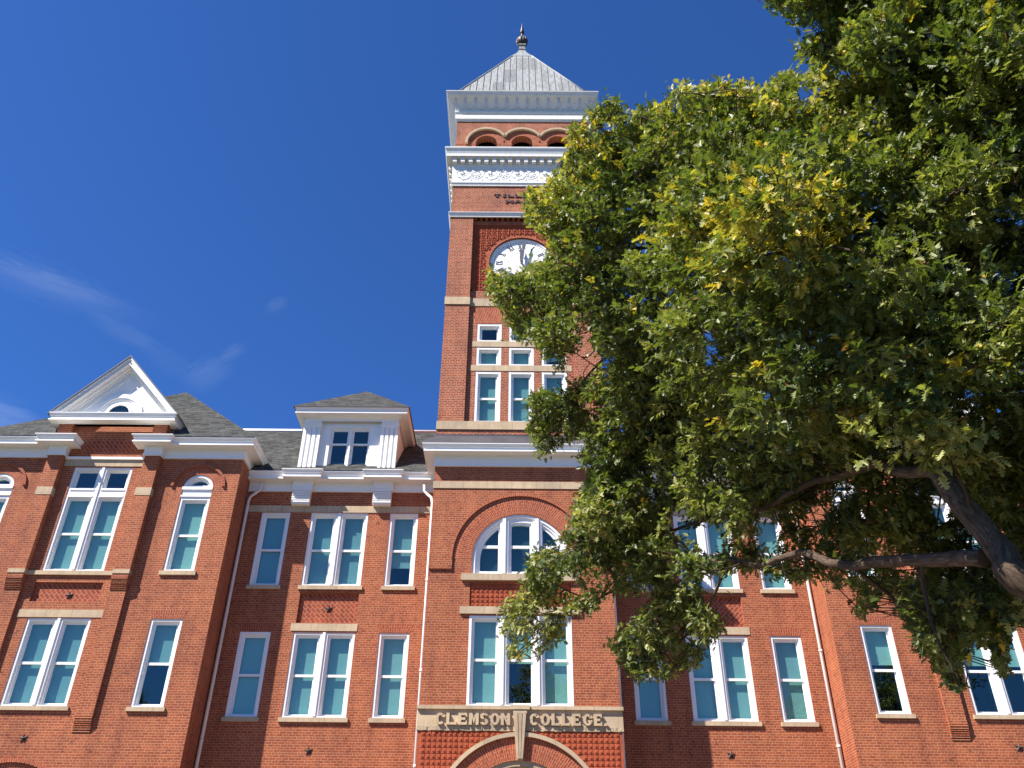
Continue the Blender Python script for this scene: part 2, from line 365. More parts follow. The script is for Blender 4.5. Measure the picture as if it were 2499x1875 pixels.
def letter(mb, c, x, z, height, w, y0, y1, t=.26, h=.2, mat=0):
    """w = width in metres"""
    for k, poly in enumerate(glyph(c, w / height, t, h)):
        P = [(x + a * height, z + b * height) for a, b in poly]
        A = sum(P[i][0] * P[(i + 1) % len(P)][1] - P[(i + 1) % len(P)][0] * P[i][1] for i in range(len(P)))
        if A < 0: P = P[::-1]
        mb.prism(P, y0 - 0.0008 * (k % 4), y1, mat)

# ------------------------------------------------------------------ the building
hall = thing('college_building', 'long red brick college hall with white trim, sandstone bands and a tall central clock tower', 'building')
EAVE = lambda zb, zs, o, ht, fl=.06: [(0, zb), (.075, zb), (.075, zb + .05), (.045, zb + .09), (.045, zs - .03), (.09, zs - .03), (.09, zs), (o - .02, zs), (o - .02, zs - .015), (o + .01, zs - .015),
                                   (o + .01, zs + .035), (o - .035, zs + .07), (o - .03, zs + .5 * ht), (o + .005, zs + .56 * ht), (o + .012, zs + .66 * ht), (o + fl, zs + ht - .035), (o + fl + .012, zs + ht - .03), (o + fl + .012, zs + ht), (0, zs + ht + .03)]

def window(x0, x1, z0, z1, y, n=1, blinds=(1,), mir=False, sill=None, rail=None, transom=None, upper_only=False, parent=hall, casing=.088, name='window', mull=.27):
    """timber sash window in a wall at y: casing, stops and mullions; sub-parts sash, pane, blind, sill"""
    f = MB(mir); c = casing
    uw = (x1 - x0 - 2 * c - (n - 1) * mull) / n
    tops = z1
    f.box(x0, x0 + c, y + .025, y + .3, z0, z1); f.box(x1 - c, x1, y + .025, y + .3, z0, z1)
    f.box(x0 + c, x1 - c, y + .028, y + .3, z1 - c, z1); f.box(x0 + c, x1 - c, y + .02, y + .3, z0, z0 + .055)
    sash = MB(mir); pane = MB(mir); blind = MB(mir)
    for i in range(n):
        a = x0 + c + i * (uw + mull); b = a + uw
        if i:
            f.box(a - mull, a, y + .028, y + .3, z0 + .055, z1 - c)
            if mull > .2: f.box(a - mull + .085, a - .085, y - .01, y + .1, z0 + .056, z1 - .002)
        bands = [(z0 + .055, z1 - c)]
        if transom:
            t0, t1 = transom; f.box(a, b, y + .03, y + .3, t0, t1); f.box(a, b, y + .005, y + .1, t0 + .02, t0 + .09); f.box(a, b, y + .005, y + .1, t1 - .1, t1 - .03)
            bands = [(z0 + .055, t0), (t1, z1 - c)]
        for bi, (p, q) in enumerate(bands):
            st = .045
            f.box(a, a + st, y + .085, y + .3, p, q); f.box(b - st, b, y + .085, y + .3, p, q); f.box(a + st, b - st, y + .087, y + .3, q - st, q)
            A, B = a + st, b - st; Q = q - st
            sw = .062
            if transom and bi == 1 or upper_only:
                yy = y + .15
                sash.box(A, A + sw, yy, yy + .05, p, Q); sash.box(B - sw, B, yy, yy + .05, p, Q); sash.box(A + sw, B - sw, yy + .001, yy + .05, Q - .05, Q); sash.box(A + sw, B - sw, yy + .001, yy + .05, p, p + .06)
                pane.face([(A + sw - .01, yy + .025, p + .05), (B - sw + .01, yy + .025, p + .05), (B - sw + .01, yy + .025, Q - .04), (A + sw - .01, yy + .025, Q - .04)])
                fr = blinds[i] if upper_only else 0
            else:
                rz = rail if rail else (p + Q) / 2
                yu, yl = y + .13, y + .175
                sash.box(A, A + sw, yu, yu + .04, rz - .04, Q); sash.box(B - sw, B, yu, yu + .04, rz - .04, Q); sash.box(A + sw, B - sw, yu + .001, yu + .04, Q - .06, Q); sash.box(A + sw, B - sw, yu + .001, yu + .04, rz - .045, rz + .045)
                sash.box(A, A + sw, yl, yl + .04, p, rz + .03); sash.box(B - sw, B, yl, yl + .04, p, rz + .03); sash.box(A + sw, B - sw, yl + .001, yl + .04, p, p + .085); sash.box(A + sw, B - sw, yl + .001, yl + .04, rz - .03, rz + .03)
                pane.face([(A + sw - .01, yu + .02, rz), (B - sw + .01, yu + .02, rz), (B - sw + .01, yu + .02, Q - .04), (A + sw - .01, yu + .02, Q - .04)])
                pane.face([(A + sw - .01, yl + .02, p + .06), (B - sw + .01, yl + .02, p + .06), (B - sw + .01, yl + .02, rz), (A + sw - .01, yl + .02, rz)])
                fr = blinds[i]
            # closed dark room behind, and the roller blind
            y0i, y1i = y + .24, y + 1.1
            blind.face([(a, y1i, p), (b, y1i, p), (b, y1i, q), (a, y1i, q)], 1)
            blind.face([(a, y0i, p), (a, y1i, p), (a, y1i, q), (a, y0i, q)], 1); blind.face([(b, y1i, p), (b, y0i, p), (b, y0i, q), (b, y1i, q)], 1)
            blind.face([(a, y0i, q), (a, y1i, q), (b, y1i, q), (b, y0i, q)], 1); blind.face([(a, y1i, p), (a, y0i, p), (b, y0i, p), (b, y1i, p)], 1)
            if fr:
                zb = q - fr * (q - p) + (.0 if fr >= 1 else random.uniform(-.02, .02)); yb = y + .285
                blind.face([(a + .01, yb, zb), (b - .01, yb, zb), (b - .01, yb, q - .005), (a + .01, yb, q - .005)], 0)
                if fr < 1: blind.box(a + .012, b - .012, yb - .012, yb + .012, zb - .03, zb, 0)
    o = f.build(name, FRAME, parent)
    sash.build('sash', FRAME, o); pane.build('pane', GLASS, o); blind.build('blind', [BLIND, DARK], o)
    if sill:
        s = MB(mir); s.box(sill[0], sill[1], y - .07, y + .2, sill[2], sill[3]); s.build('window_sill', STONE, o)
    return o

def sbox(name, mat, x0, x1, y0, y1, z0, z1, mir=False, parent=hall):
    s = MB(mir); s.box(x0, x1, y0, y1, z0, z1); return s.build(name, mat, parent)

def flat_arch(x0, x1, z0, z1, y, flare, mir):
    s = MB(mir); n = 14
    for i in range(n):
        a, b = i / n, (i + 1) / n
        X = lambda t, top: (x0 + (x1 - x0) * t) + ((t - .5) * 2 * flare if top else 0)
        s.face([(X(a, 0), y, z0), (X(b, 0), y, z0), (X(b, 1), y, z1), (X(a, 1), y, z1)], 0, [(0, a * (x1 - x0)), (0, b * (x1 - x0)), (z1 - z0, b * (x1 - x0)), (z1 - z0, a * (x1 - x0))])
    s.face([(x0, y, z0), (x0 - flare, y, z1), (x0 - flare, y + .01, z1), (x0, y + .01, z0)]); s.face([(x1, y, z0), (x1, y + .01, z0), (x1 + flare, y + .01, z1), (x1 + flare, y, z1)])
    return s.build('flat_arch', BRICK_V, hall)

def star(x, z, y, mir, r=.155):
    s = MB(mir); P = []
    for k in range(10):
        a = PI / 2 + k * PI / 5 + .12; rr = r if k % 2 == 0 else r * .42
        P.append((x + rr * math.cos(a), z + rr * math.sin(a)))
    for k in range(10):
        a, b = P[k], P[(k + 1) % 10]
        s.face([(x, y - .06, z), (a[0], y - .012, a[1]), (b[0], y - .012, b[1])])
        s.face([(a[0], y - .012, a[1]), (a[0], y, a[1]), (b[0], y, b[1]), (b[0], y - .012, b[1])])
    return s.build('wall_anchor', IRON, hall)

# ---- flanking wings (y = 2)
WY = 2.0
def wing(mir):
    s = MB(mir)
    H = [(-10.47, -9.32, 8.46, 11.52), (-8.47, -6.16, 8.46, 11.50), (-5.27, -4.13, 8.46, 11.50), (-10.47, -9.32, 13.31, 16.38), (-8.47, -6.16, 13.31, 16.38), (-5.27, -4.13, 13.31, 16.38), (-8.44, -6.18, 11.86, 13.02)]
    s.wall(-11.35, -3.3, 0, 17.9, WY, H, reveal=.1)
    s.face([(-11.2, 10, 0), (-3.3, 10, 0), (-3.3, 10, 18), (-11.2, 10, 18)])
    s.build('wing_wall', BRICK, hall)
    p = MB(mir); p.face([(-8.44, WY + .1, 11.86), (-6.18, WY + .1, 11.86), (-6.18, WY + .1, 13.02), (-8.44, WY + .1, 13.02)]); p.build('herringbone_panel', BRICK_H, hall)
    star(-7.28, 12.43, WY + .1, mir); star(-7.33, 7.36, WY, mir)
    sbox('stone_band', STONE, -11.2, -3.38, WY - .025, WY + .1, 16.385, 16.68, mir)
    sbox('stone_lintel', STONE, -8.60, -6.10, WY - .02, WY + .1, 11.555, 11.835, mir)
    low = [(1,), (1, 1), (1,)] if not mir else [(1,), (1, 1), (1,)]
    up = [(1,), (1, 1), (.72,)] if not mir else [(1,), (1, 1), (1,)]
    for (a, b, n), B, q in (((-10.47, -9.32, 1), up[0], 0), ((-8.47, -6.16, 2), up[1], 0), ((-5.27, -4.13, 1), up[2], 0)):
        window(a, b, 13.31, 16.38, WY, n, B, mir, (a - .08, b + .08, 13.155, 13.305))
    for (a, b, n), B, q in (((-10.47, -9.32, 1), low[0], 0), ((-8.47, -6.16, 2), low[1], 0), ((-5.27, -4.13, 1), low[2], 0)):
        window(a, b, 8.46, 11.51, WY, n, B, mir, (a - .08, b + .08, 8.305, 8.455))
    flat_arch(-10.47, -9.32, 11.525, 11.82, WY - .004, .13, mir); flat_arch(-5.27, -4.13, 11.515, 11.82, WY - .004, .13, mir)
    c = MB(mir)
    bx = [(-9.30, -8.58), (-6.00, -5.28)]
    path = [(-11.19, WY)]
    for a, b in bx: path += [(a, WY), (a, WY - .2), (b, WY - .2), (b, WY)]
    path.append((-3.39, WY)); c.sweep(path, EAVE(17.30, 17.72, .42, .32, .05)); c.build('eaves_cornice', WHITE, hall)
    for a, b in bx:
        k = MB(mir); yf = WY - .2
        k.box(a, b, yf - .03, WY, 16.66, 17.28)
        for i in range(6):
            z = 16.70 + i * .1; k.box(a - .012, b + .012, yf - .075, WY, z + .035, z + .085)
        k.box(a - .03, b + .03, yf - .09, WY, 17.29, 17.34); k.build('cornice_bracket', WHITE, hall)
    # dormer
    dy = 1.86
    d = MB(mir)
    d.wall(-9.28, -5.27, 18.05, 20.86, dy + .14, [(-8.22, -6.37, 18.33, 20.43)], reveal=.05)
    d.face([(-9.28, 6.5, 18.05), (-9.28, dy + .14, 18.05), (-9.28, dy + .14, 20.86), (-9.28, 6.5, 20.86)]); d.face([(-5.27, dy + .14, 18.05), (-5.27, 6.5, 18.05), (-5.27, 6.5, 20.86), (-5.27, dy + .14, 20.86)])
    for a, b in ((-9.31, -8.56), (-5.98, -5.24)):
        # fluted pilaster: back slab and four flats with grooves between
        d.box(a, b, dy + .02, dy + .3, 18.08, 20.8)
        w = (b - a - 3 * .075) / 4
        for i in range(4): x = a + i * (w + .075); d.box(x, x + w, dy - .03, dy + .05, 18.08, 20.28)
        d.box(a, b, dy - .032, dy + .05, 20.28, 20.38); d.box(a - .03, b + .03, dy - .06, dy + .05, 20.38, 20.47); d.box(a, b, dy - .03, dy + .05, 20.47, 20.74); d.box(a - .05, b + .05, dy - .08, dy + .05, 20.74, 20.80)
    dw = d.build('dormer', WHITE, hall)
    k = MB(mir); k.sweep([(-9.31, 6.0), (-9.31, dy - .03), (-5.24, dy - .03), (-5.24, 6.0)], [(0, 20.60), (-.02, 20.72), (.07, 20.80), (.1, 20.82), (.34, 20.83), (.34, 20.81), (.37, 20.81), (.37, 20.86), (.34, 20.89), (.35, 20.95), (.41, 21.06), (.43, 21.09), (0, 21.12)]); k.build('dormer_cornice', WHITE, dw)
    r = MB(mir); zE = 21.10; a, b, f0, bk = -9.77, -4.78, dy - .49, 8.2; ax, ay, az = -7.28, 4.3, 23.75
    sl = lambda x: (x, 0)
    rid = (ax, ay, az); rb = (ax, bk, az)
    r.face([(a, f0, zE), (b, f0, zE), rid], 0, [(a, 0), (b, 0), (ax, 3.9)])
    r.face([(a, bk, zE), (a, f0, zE), rid, rb], 0, [(bk, 0), (f0, 0), (ay, 3.6), (bk, 3.6)]); r.face([(b, f0, zE), (b, bk, zE), rb, rid], 0, [(f0, 0), (bk, 0), (bk, 3.6), (ay, 3.6)])
    r.face([(a, f0, zE - .03), (b, f0, zE - .03), (b, f0, zE), (a, f0, zE)], 1); r.face([(a, f0, zE - .03), (a, f0, zE), (a, bk, zE), (a, bk, zE - .03)], 1); r.face([(b, f0, zE), (b, f0, zE - .03), (b, bk, zE - .03), (b, bk, zE)], 1)
    r.face([(a, f0, zE - .03), (a, bk, zE - .03), (b, bk, zE - .03), (b, f0, zE - .03)], 1)
    r.build('dormer_roof', [SHINGLE, FLASH], dw)
    window(-8.22, -6.37, 18.33, 20.43, dy + .12, 2, (0, 0), mir, None, 19.62, parent=dw, casing=.07, mull=.07)
    # downpipes
    g = MB(mir)
    g.tube([(-10.62, WY - .30, 17.55), (-10.64, WY - .22, 17.30), (-10.82, WY - .18, 17.16), (-11.02, WY - .13, 17.03), (-11.085, WY - .1, 16.85), (-11.085, WY - .1, 16.3), (-11.085, WY - .1, 0.1)], .062, 10)
    for z in (14.2, 10.9, 7.6, 4): g.tube([(-11.085, WY - .1, z), (-11.085, WY - .1, z + .09)], .07, 10)
    g.build('downpipe', GUTTER, hall)
    g = MB(mir)
    g.tube([(-3.95, WY - .30, 17.52), (-3.93, WY - .24, 17.28), (-3.80, WY - .25, 17.12), (-3.62, WY - .3, 16.95), (-3.56, WY - .32, 16.72), (-3.56, WY - .32, 16.2), (-3.56, WY - .32, 0.1)], .06, 10)
    for z in (13.4, 10.0, 6.8): g.tube([(-3.56, WY - .32, z), (-3.56, WY - .32, z + .09)], .068, 10)
    g.build('downpipe', WHITE, hall)
for mir in (False, True): wing(mir)

# main roof over the wings
e0, ze, ry, rz = WY - .5, 18.06, 6.55, 22.83
sl = math.hypot(ry - e0, rz - ze)
for a, b in ((-16, -3.2), (3.2, 16)):
    r = MB(); r.face([(a, e0, ze), (b, e0, ze), (b, ry, rz), (a, ry, rz)], 0, [(a, 0), (b, 0), (b, sl), (a, sl)])
    r.face([(b, 11.5, ze), (a, 11.5, ze), (a, ry, rz), (b, ry, rz)], 0, [(b, 0), (a, 0), (a, sl), (b, sl)])
    r.tube([(a, ry, rz + .03), (b, ry, rz + .03)], .09, 6, 1)
    r.build('main_roof', [SHINGLE, WHITE], hall)

# ---- end pavilions (y = .65), centred on x = -16.72
PY = .65; PC = -16.72
def mirc(x): return 2 * PC - x
def end_pavilion(mir):
    s = MB(mir)
    aw = [(-12.77, 16.78, .59, 13.34, 1.0), (mirc(-12.77), 16.78, .59, 13.34, 1.0)]
    H = [(-17.82, -15.50, 8.46, 11.52), (-13.34, -12.19, 8.46, 11.52), (mirc(-12.19), mirc(-13.34), 8.46, 11.52), (-17.88, -15.55, 13.31, 17.66), (-17.97, -15.44, 12.14, 12.87)]
    s.wall(-22.24, -11.2, 0, 18.66, PY, H, aw, reveal=.1); s.face([(PC - 2.29, PY, 18.66), (PC + 2.29, PY, 18.66), (PC + 2.29, PY, 19.55), (PC - 2.29, PY, 19.55)])
    s.face([(-11.2, PY, 0), (-11.2, 11.9, 0), (-11.2, 11.9, 18.8), (-11.2, PY, 18.8)]); s.face([(-22.24, 11.9, 0), (-22.24, PY, 0), (-22.24, PY, 18.8), (-22.24, 11.9, 18.8)])
    s.face([(-22.24, 11.9, 0), (-11.2, 11.9, 0), (-11.2, 11.9, 18.8), (-22.24, 11.9, 18.8)])
    s.build('pavilion_wall', BRICK, hall)
    p = MB(mir); p.face([(-17.97, PY + .1, 12.14), (-15.44, PY + .1, 12.14), (-15.44, PY + .1, 12.87), (-17.97, PY + .1, 12.87)]); p.build('herringbone_panel', BRICK_H, hall)
    p = MB(mir); p.box(-17.75, -15.7, PY - .004, PY + .02, 18.32, 18.95); p.build('herringbone_panel', BRICK_H, hall)
    star(-16.60, 12.40, PY + .1, mir); star(-16.64, 7.43, PY, mir, .15)
    # stepped pilasters with ribbed corbels
    for a, b in ((-15.08, -14.47), (mirc(-14.47), mirc(-15.08))):
        q = MB(mir); q.box(a, b, PY - .25, PY + .02, 12.98, 18.04); q.box(a + .02, b - .02, PY - .25, PY + .02, 18.65, 19.56)
        q.box(a, b, PY - .12, PY + .02, 8.13, 12.56)
        for i in range(7):
            t = i / 6; dz = .42 / 7
            z = 12.56 + i * dz; q.box(a, b, PY - .12 - .13 * (i + 1) / 7 - .012, PY + .02, z, z + dz * .68); q.box(a + .002, b - .002, PY - .12 - .13 * i / 7, PY + .02, z + dz * .68, z + dz)
            z = 7.64 + i * .49 / 7; q.box(a, b, PY - .12 * (i + 1) / 7 - .012, PY + .02, z, z + .0475); q.box(a + .002, b - .002, PY - .12 * i / 7 - .002, PY + .02, z + .0475, z + .07)
        q.build('pilaster', BRICK, hall)
        sbox('stone_block', STONE, a - .012, b + .012, PY - .27, PY + .02, 13.135, 13.29, mir); sbox('stone_block', STONE, a - .006, b + .006, PY - .262, PY + .02, 16.33, 16.66, mir)
    sbox('stone_sill_band', STONE, -18.36, -15.09, PY - .07, PY + .2, 13.14, 13.30, mir)
    sbox('stone_lintel', STONE, -18.34, -15.1, PY - .03, PY + .1, 17.70, 17.985, mir)
    sbox('lintel_moulding', WHITE, -18.34, -15.1, PY - .09, PY + .05, 17.99, 18.10, mir)
    sbox('stone_lintel', STONE, -18.22, -15.12, PY - .02, PY + .1, 11.55, 11.83, mir)
    window(-17.88, -15.55, 13.31, 17.66, PY, 2, (1, 1) if not mir else (1, .6), mir, None, 14.84, (16.34, 16.75))
    window(-17.82, -15.50, 8.46, 11.52, PY, 2, (1, 1) if not mir else (.42, .42), mir, (-17.92, -15.40, 8.32, 8.455))
    window(-13.34, -12.19, 8.46, 11.53, PY, 1, (.5,) if not mir else (.42,), mir, (-13.43, -12.11, 8.32, 8.455))
    window(mirc(-12.19), mirc(-13.34), 8.46, 11.53, PY, 1, (1,), mir, (mirc(-12.11), mirc(-13.43), 8.32, 8.455))
    flat_arch(-13.34, -12.19, 11.535, 11.84, PY - .004, .1, mir); flat_arch(mirc(-12.19), mirc(-13.34), 11.535, 11.84, PY - .004, .1, mir)
    for cx in (-12.77, mirc(-12.77)):
        o = window(cx - .585, cx + .585, 13.34, 16.36, PY, 1, (1,), mir, (cx - .68, cx + .68, 13.175, 13.335), 14.81)
        t = MB(mir)
        t.box(cx - .585, cx + .585, PY + .03, PY + .3, 16.362, 16.80); t.box(cx - .6, cx + .6, PY - .01, PY + .1, 16.40, 16.47); t.box(cx - .6, cx + .6, PY - .02, PY + .12, 16.71, 16.83)
        t.ring(cx, 16.78, .475, .588, 0, PI, PY + .025, PY + .3, 28); t.ring(cx, 16.78, .38, .476, 0, PI, PY + .13, PY + .3, 28)
        t.box(cx - .46, cx + .46, PY + .1, PY + .3, 16.80, 16.93)
        t.build('fanlight_frame', FRAME, o)
        g = MB(mir); g.face([(cx + .4 * math.cos(PI * i / 20), PY + .2, 16.78 + .4 * math.sin(PI * i / 20)) for i in range(21)]); g.face([(cx + .5 * math.cos(PI * i / 20), PY + .5, 16.78 + .5 * math.sin(PI * i / 20)) for i in range(21)], 1); g.build('fanlight_pane', [GLASS, DARK], o)
        h = MB(mir); h.ring(cx, 16.84, .96, 1.07, 0, PI, PY - .07, PY + .02, 36, 0, True, .92); h.build('hood_mould', BRICK_V, hall)
        h = MB(mir); h.ring(cx, 16.78, .59, .955, 0.0, PI, PY - .004, PY + .02, 36, 0, True, .985, inner=False, outer=False); h.build('brick_arch', BRICK_V, hall)
    h = MB(mir); h.ring(-16.72, 4.22, 2.46, 2.58, .2, PI - .2, PY - .07, PY + .02, 48, 0, True); h.build('hood_mould', BRICK_V, hall)
    h = MB(mir); h.ring(-16.72, 4.22, 1.9, 2.46, .2, PI - .2, PY - .004, PY + .02, 48, 0, True, inner=False, outer=False); h.build('brick_arch', BRICK_V, hall)
    # broken eaves cornice, right and left of the gabled bay
    pa = [(-15.1, PY), (-15.1, PY - .25), (-14.46, PY - .25), (-14.46, PY), (-11.2, PY), (-11.2, 2.6)]
    pb = [(-22.24, 2.6), (-22.24, PY), (mirc(-14.46), PY), (mirc(-14.46), PY - .25), (mirc(-15.1), PY - .25), (mirc(-15.1), PY)]
    for P in (pa, pb):
        c = MB(mir); c.sweep(P, EAVE(18.06, 18.50, .44, .30, .06)); c.build('eaves_cornice', WHITE, hall)
    # gable
    g = MB(mir); gw = 2.29; zb = 19.54; yb = PY - .25
    hx, hz = 2.62, 19.90
    g.sweep([(PC - gw, 4.5), (PC - gw, yb), (PC + gw, yb), (PC + gw, 4.5)], [(0, zb - .02), (.05, zb - .02), (.05, zb + .03), (.27, zb + .035), (.27, zb + .02), (.3, zb + .02), (.3, zb + .07), (.26, zb + .1), (.265, zb + .2), (.29, zb + .21), (.30, zb + .25), (.34, zb + .33), (.34, zb + .36), (0, zb + .38)])
    yt = yb + .12
    base = zb + .36; pk = 22.72
    slope = (pk - base) / hx
    # tympanum board with raised inner triangle
    g.face([(PC - hx + .2, yt, base), (PC + hx - .2, yt, base), (PC, yt, pk - .2)])
    # raking cornices: stepped mouldings in section, mitred at the peak
    def rake(i0, i1, y0, y1):
        # strip between perpendicular insets i0 (outer) and i1 below the outer raking line
        ca = math.sqrt(1 + slope * slope)
        for sg in (-1, 1):
            def pt(ins, t):   # ins measured vertically; t: 0 foot, 1 peak
                zz = ins * ca
                if t: return (PC, pk - zz)
                x = hx - zz / slope
                return (PC + sg * x, base + .001)
            P = [pt(i0, 0), pt(i0, 1), pt(i1, 1), pt(i1, 0)]
            if sg < 0: P = [pt(i0, 0), pt(i1, 0), pt(i1, 1), pt(i0, 1)]
            A = sum(P[i][0] * P[(i + 1) % 4][1] - P[(i + 1) % 4][0] * P[i][1] for i in range(4))
            if A < 0: P = P[::-1]
            g.prism(P, y0, y1)
    yo = yb - .30
    rake(.015, .07, yo, yt + .1); rake(.07, .13, yo + .035, yt + .1); rake(.13, .20, yo + .075, yt + .1); rake(.20, .235, yo + .04, yt + .1); rake(.235, .30, yo + .22, yt + .1); rake(.30, .36, yt - .06, yt + .1); rake(.55, .60, yt - .035, yt + .1)
    g.ring(PC, 20.06, .80, .97, 0, PI, yt - .07, yt + .05, 28); g.ring(PC, 20.06, .72, .80, 0, PI, yt - .03, yt + .05, 28); g.ring(PC, 20.06, .44, .56, 0, PI, yt - .05, yt + .05, 24)
    gb = g.build('gable_pediment', WHITE, hall)
    q = MB(mir); q.face([(PC + .445 * math.cos(PI * i / 20), yt - .006, 20.06 + .445 * math.sin(PI * i / 20)) for i in range(21)]); q.face([(PC + .445 * math.cos(PI * i / 20), yt - .003, 20.06 + .445 * math.sin(PI * i / 20)) for i in range(21)], 1); q.build('fanlight_pane', [GLASS, DARK], gb)
    # cheek brick of the attic behind the gable
    q = MB(mir); q.box(PC - gw, PC + gw, PY + .03, 4.4, 18.6, 19.56, skip='f'); q.build('attic_wall', BRICK, hall)
    # roofs
    q = MB(mir); ap = (PC, 6.2, 24.85); E = [(-22.72, .12), (-10.72, .12), (-10.72, 12.3), (-22.72, 12.3)]; zE = 18.82
    for i in range(4):
        a, b = E[i], E[(i + 1) % 4]; l = math.hypot(b[0] - a[0], b[1] - a[1])
        if i == 0:
            sy = (ap[2] - zE) / (ap[1] - .12); n0, n1, ny = PC - 2.31, PC + 2.31, 1.0; nz_ = zE + sy * (ny - .12); nv = (ny - .12) * 8.5 / 6.08
            q.face([(*a, zE), (n0, .12, zE), (n0, ny, nz_), ap], 0, [(0, 0), (n0 - a[0], 0), (n0 - a[0], nv), (l / 2, 8.5)])
            q.face([(n0, ny, nz_), (n1, ny, nz_), ap], 0, [(n0 - a[0], nv), (n1 - a[0], nv), (l / 2, 8.5)])
            q.face([(n1, .12, zE), (*b, zE), ap, (n1, ny, nz_)], 0, [(n1 - a[0], 0), (l, 0), (l / 2, 8.5), (n1 - a[0], nv)])
            continue
        q.face([(*a, zE), (*b, zE), ap], 0, [(0, 0), (l, 0), (l / 2, 8.5)])
    yb2 = 5.4
    ov = .06; th = .05; dz = ov * slope
    for sg in (-1, 1):
        x = PC + sg * (hx + ov); zf = base - dz + .02; sl2 = math.hypot(hx, pk - base)
        q.face([(x, yo - .04, zf), (PC, yo - .04, pk + .04), (PC, yb2, pk + .04), (x, yb2, zf)], 0, [(yo, 0), (yo, sl2), (yb2, sl2), (yb2, 0)])
        q.face([(x, yo - .04, zf - th), (x, yo - .04, zf), (PC, yo - .04, pk + .04), (PC, yo - .04, pk + .04 - th)], 1)
        q.face([(x, yo - .04, zf - th), (PC, yo - .04, pk + .04 - th), (PC, yb2, pk + .04 - th), (x, yb2, zf - th)], 1)
        q.face([(x, yo - .04, zf - th), (x, yb2, zf - th), (x, yb2, zf), (x, yo - .04, zf)], 1)
    q.build('pavilion_roof', [SHINGLE, FLASH], hall)
for mir in (False, True): end_pavilion(mir)

# ---- centre pavilion and tower front (y = 0)
TC = 13.70
s = MB()
s.wall(-3.37, 3.37, 0, 17.55, 0.06, [(-1.81, 1.81, 8.46, 11.55), (-1.83, 1.83, 11.875, 12.75)], [(0, TC, 1.79, 13.08, 1.0), (0, 4.8, 1.97, 0, 1.0)], reveal=.07)
# the wall stands proud outside the big arch, above its springing ledge
for sg in (-1, 1):
    P = [(sg * 3.37, 13.27), (sg * 2.52, 13.27)] + [(sg * 2.52 * math.cos(PI / 2 * i / 24), TC + 2.52 * math.sin(PI / 2 * i / 24)) for i in range(25)] + [(0, 17.55), (sg * 3.37, 17.55)]
    for i in range(1, 26):
        a, b = P[i], P[i + 1]
        A, B = (a[0], 17.55), (b[0], 17.55)
        if i == 1: continue
        s.face([(a[0], 0, a[1]), (b[0], 0, b[1]), (b[0], 0, 17.55), (a[0], 0, 17.55)])
        s.face([(a[0], 0, a[1]), (a[0], .06, a[1]), (b[0], .06, b[1]), (b[0], 0, b[1])])
    s.face([(sg * 3.37, 0, 13.27), (sg * 2.52, 0, 13.27), (sg * 2.52, 0, 17.55), (sg * 3.37, 0, 17.55)])
    s.face([(sg * 2.52, 0, 13.27), (sg * 2.52, .06, 13.27), (sg * 2.52, .06, TC), (sg * 2.52, 0, TC)]); s.face([(sg * 3.37, 0, 13.27), (sg * 3.37, .06, 13.27), (sg * 2.52, .06, 13.27), (sg * 2.52, 0, 13.27)])
    s.face([(sg * 3.37, 0, 13.27), (sg * 3.37, .06, 13.27), (sg * 3.37, .06, 17.55), (sg * 3.37, 0, 17.55)])
    s.face([(sg * 3.37, .06, 0), (sg * 3.37, 6, 0), (sg * 3.37, 6, 18.6), (sg * 3.37, .06, 18.6)])
s.build('entrance_wall', BRICK, hall)
h = MB(); h.ring(0, TC, 1.79, 2.50, 0, PI, .052, .08, 56, 0, True, inner=False, outer=False); h.build('brick_arch', BRICK_V, hall)
h = MB(); h.ring(0, TC, 2.522, 2.63, 0, PI, -.006, .02, 64, 0, True, inner=False); h.build('hood_mould', BRICK_V, hall)
sbox('stone_band', STONE, -3.40, 3.40, -.03, .05, 16.53, 16.82)
sbox('stone_sill_band', STONE, -2.16, 2.16, -.04, .25, 12.84, 13.085)
sbox('stone_lintel', STONE, -2.16, 2.16, -.012, .2, 11.605, 11.87)
def tiles(mb, x0, z1, nx, nz, c, y, keep=lambda x, z: True):
    for i in range(nx):
        for j in range(nz):
            a, t = x0 + i * c, z1 - j * c; cx, cz = a + c / 2, t - c / 2
            if not keep(cx, cz): continue
            e = c * .46; f = c * .40; g = c * .20; k = c * .15; d1, d2 = .016, .038
            sq = lambda r, yy: [(cx - r, yy, cz - r), (cx + r, yy, cz - r), (cx + r, yy, cz + r), (cx - r, yy, cz + r)]
            A, B = sq(e, y), sq(f, y - d1)
            for q in range(4): mb.face([A[q], A[(q + 1) % 4], B[(q + 1) % 4], B[q]])
            mb.face(B)
            oc = lambda r, yy: [(cx + r * math.cos(PI / 8 + q * PI / 4), yy, cz + r * math.sin(PI / 8 + q * PI / 4)) for q in range(8)]
            A, B = oc(g, y - d1), oc(k, y - d2)
            for q in range(8): mb.face([A[q], A[(q + 1) % 8], B[(q + 1) % 8], B[q]])
            mb.face(B)
t = MB(); t.face([(-1.83, .12, 11.87), (1.83, .12, 11.87), (1.83, .12, 12.75), (-1.83, .12, 12.75)]); tiles(t, -1.83, 12.745, 21, 5, 3.66 / 21, .12); t.build('terracotta_panel', TERRA, hall)
window(-1.81, 1.81, 8.46, 11.55, .03, 3, (1, .5, 1), False, None, 10.02)

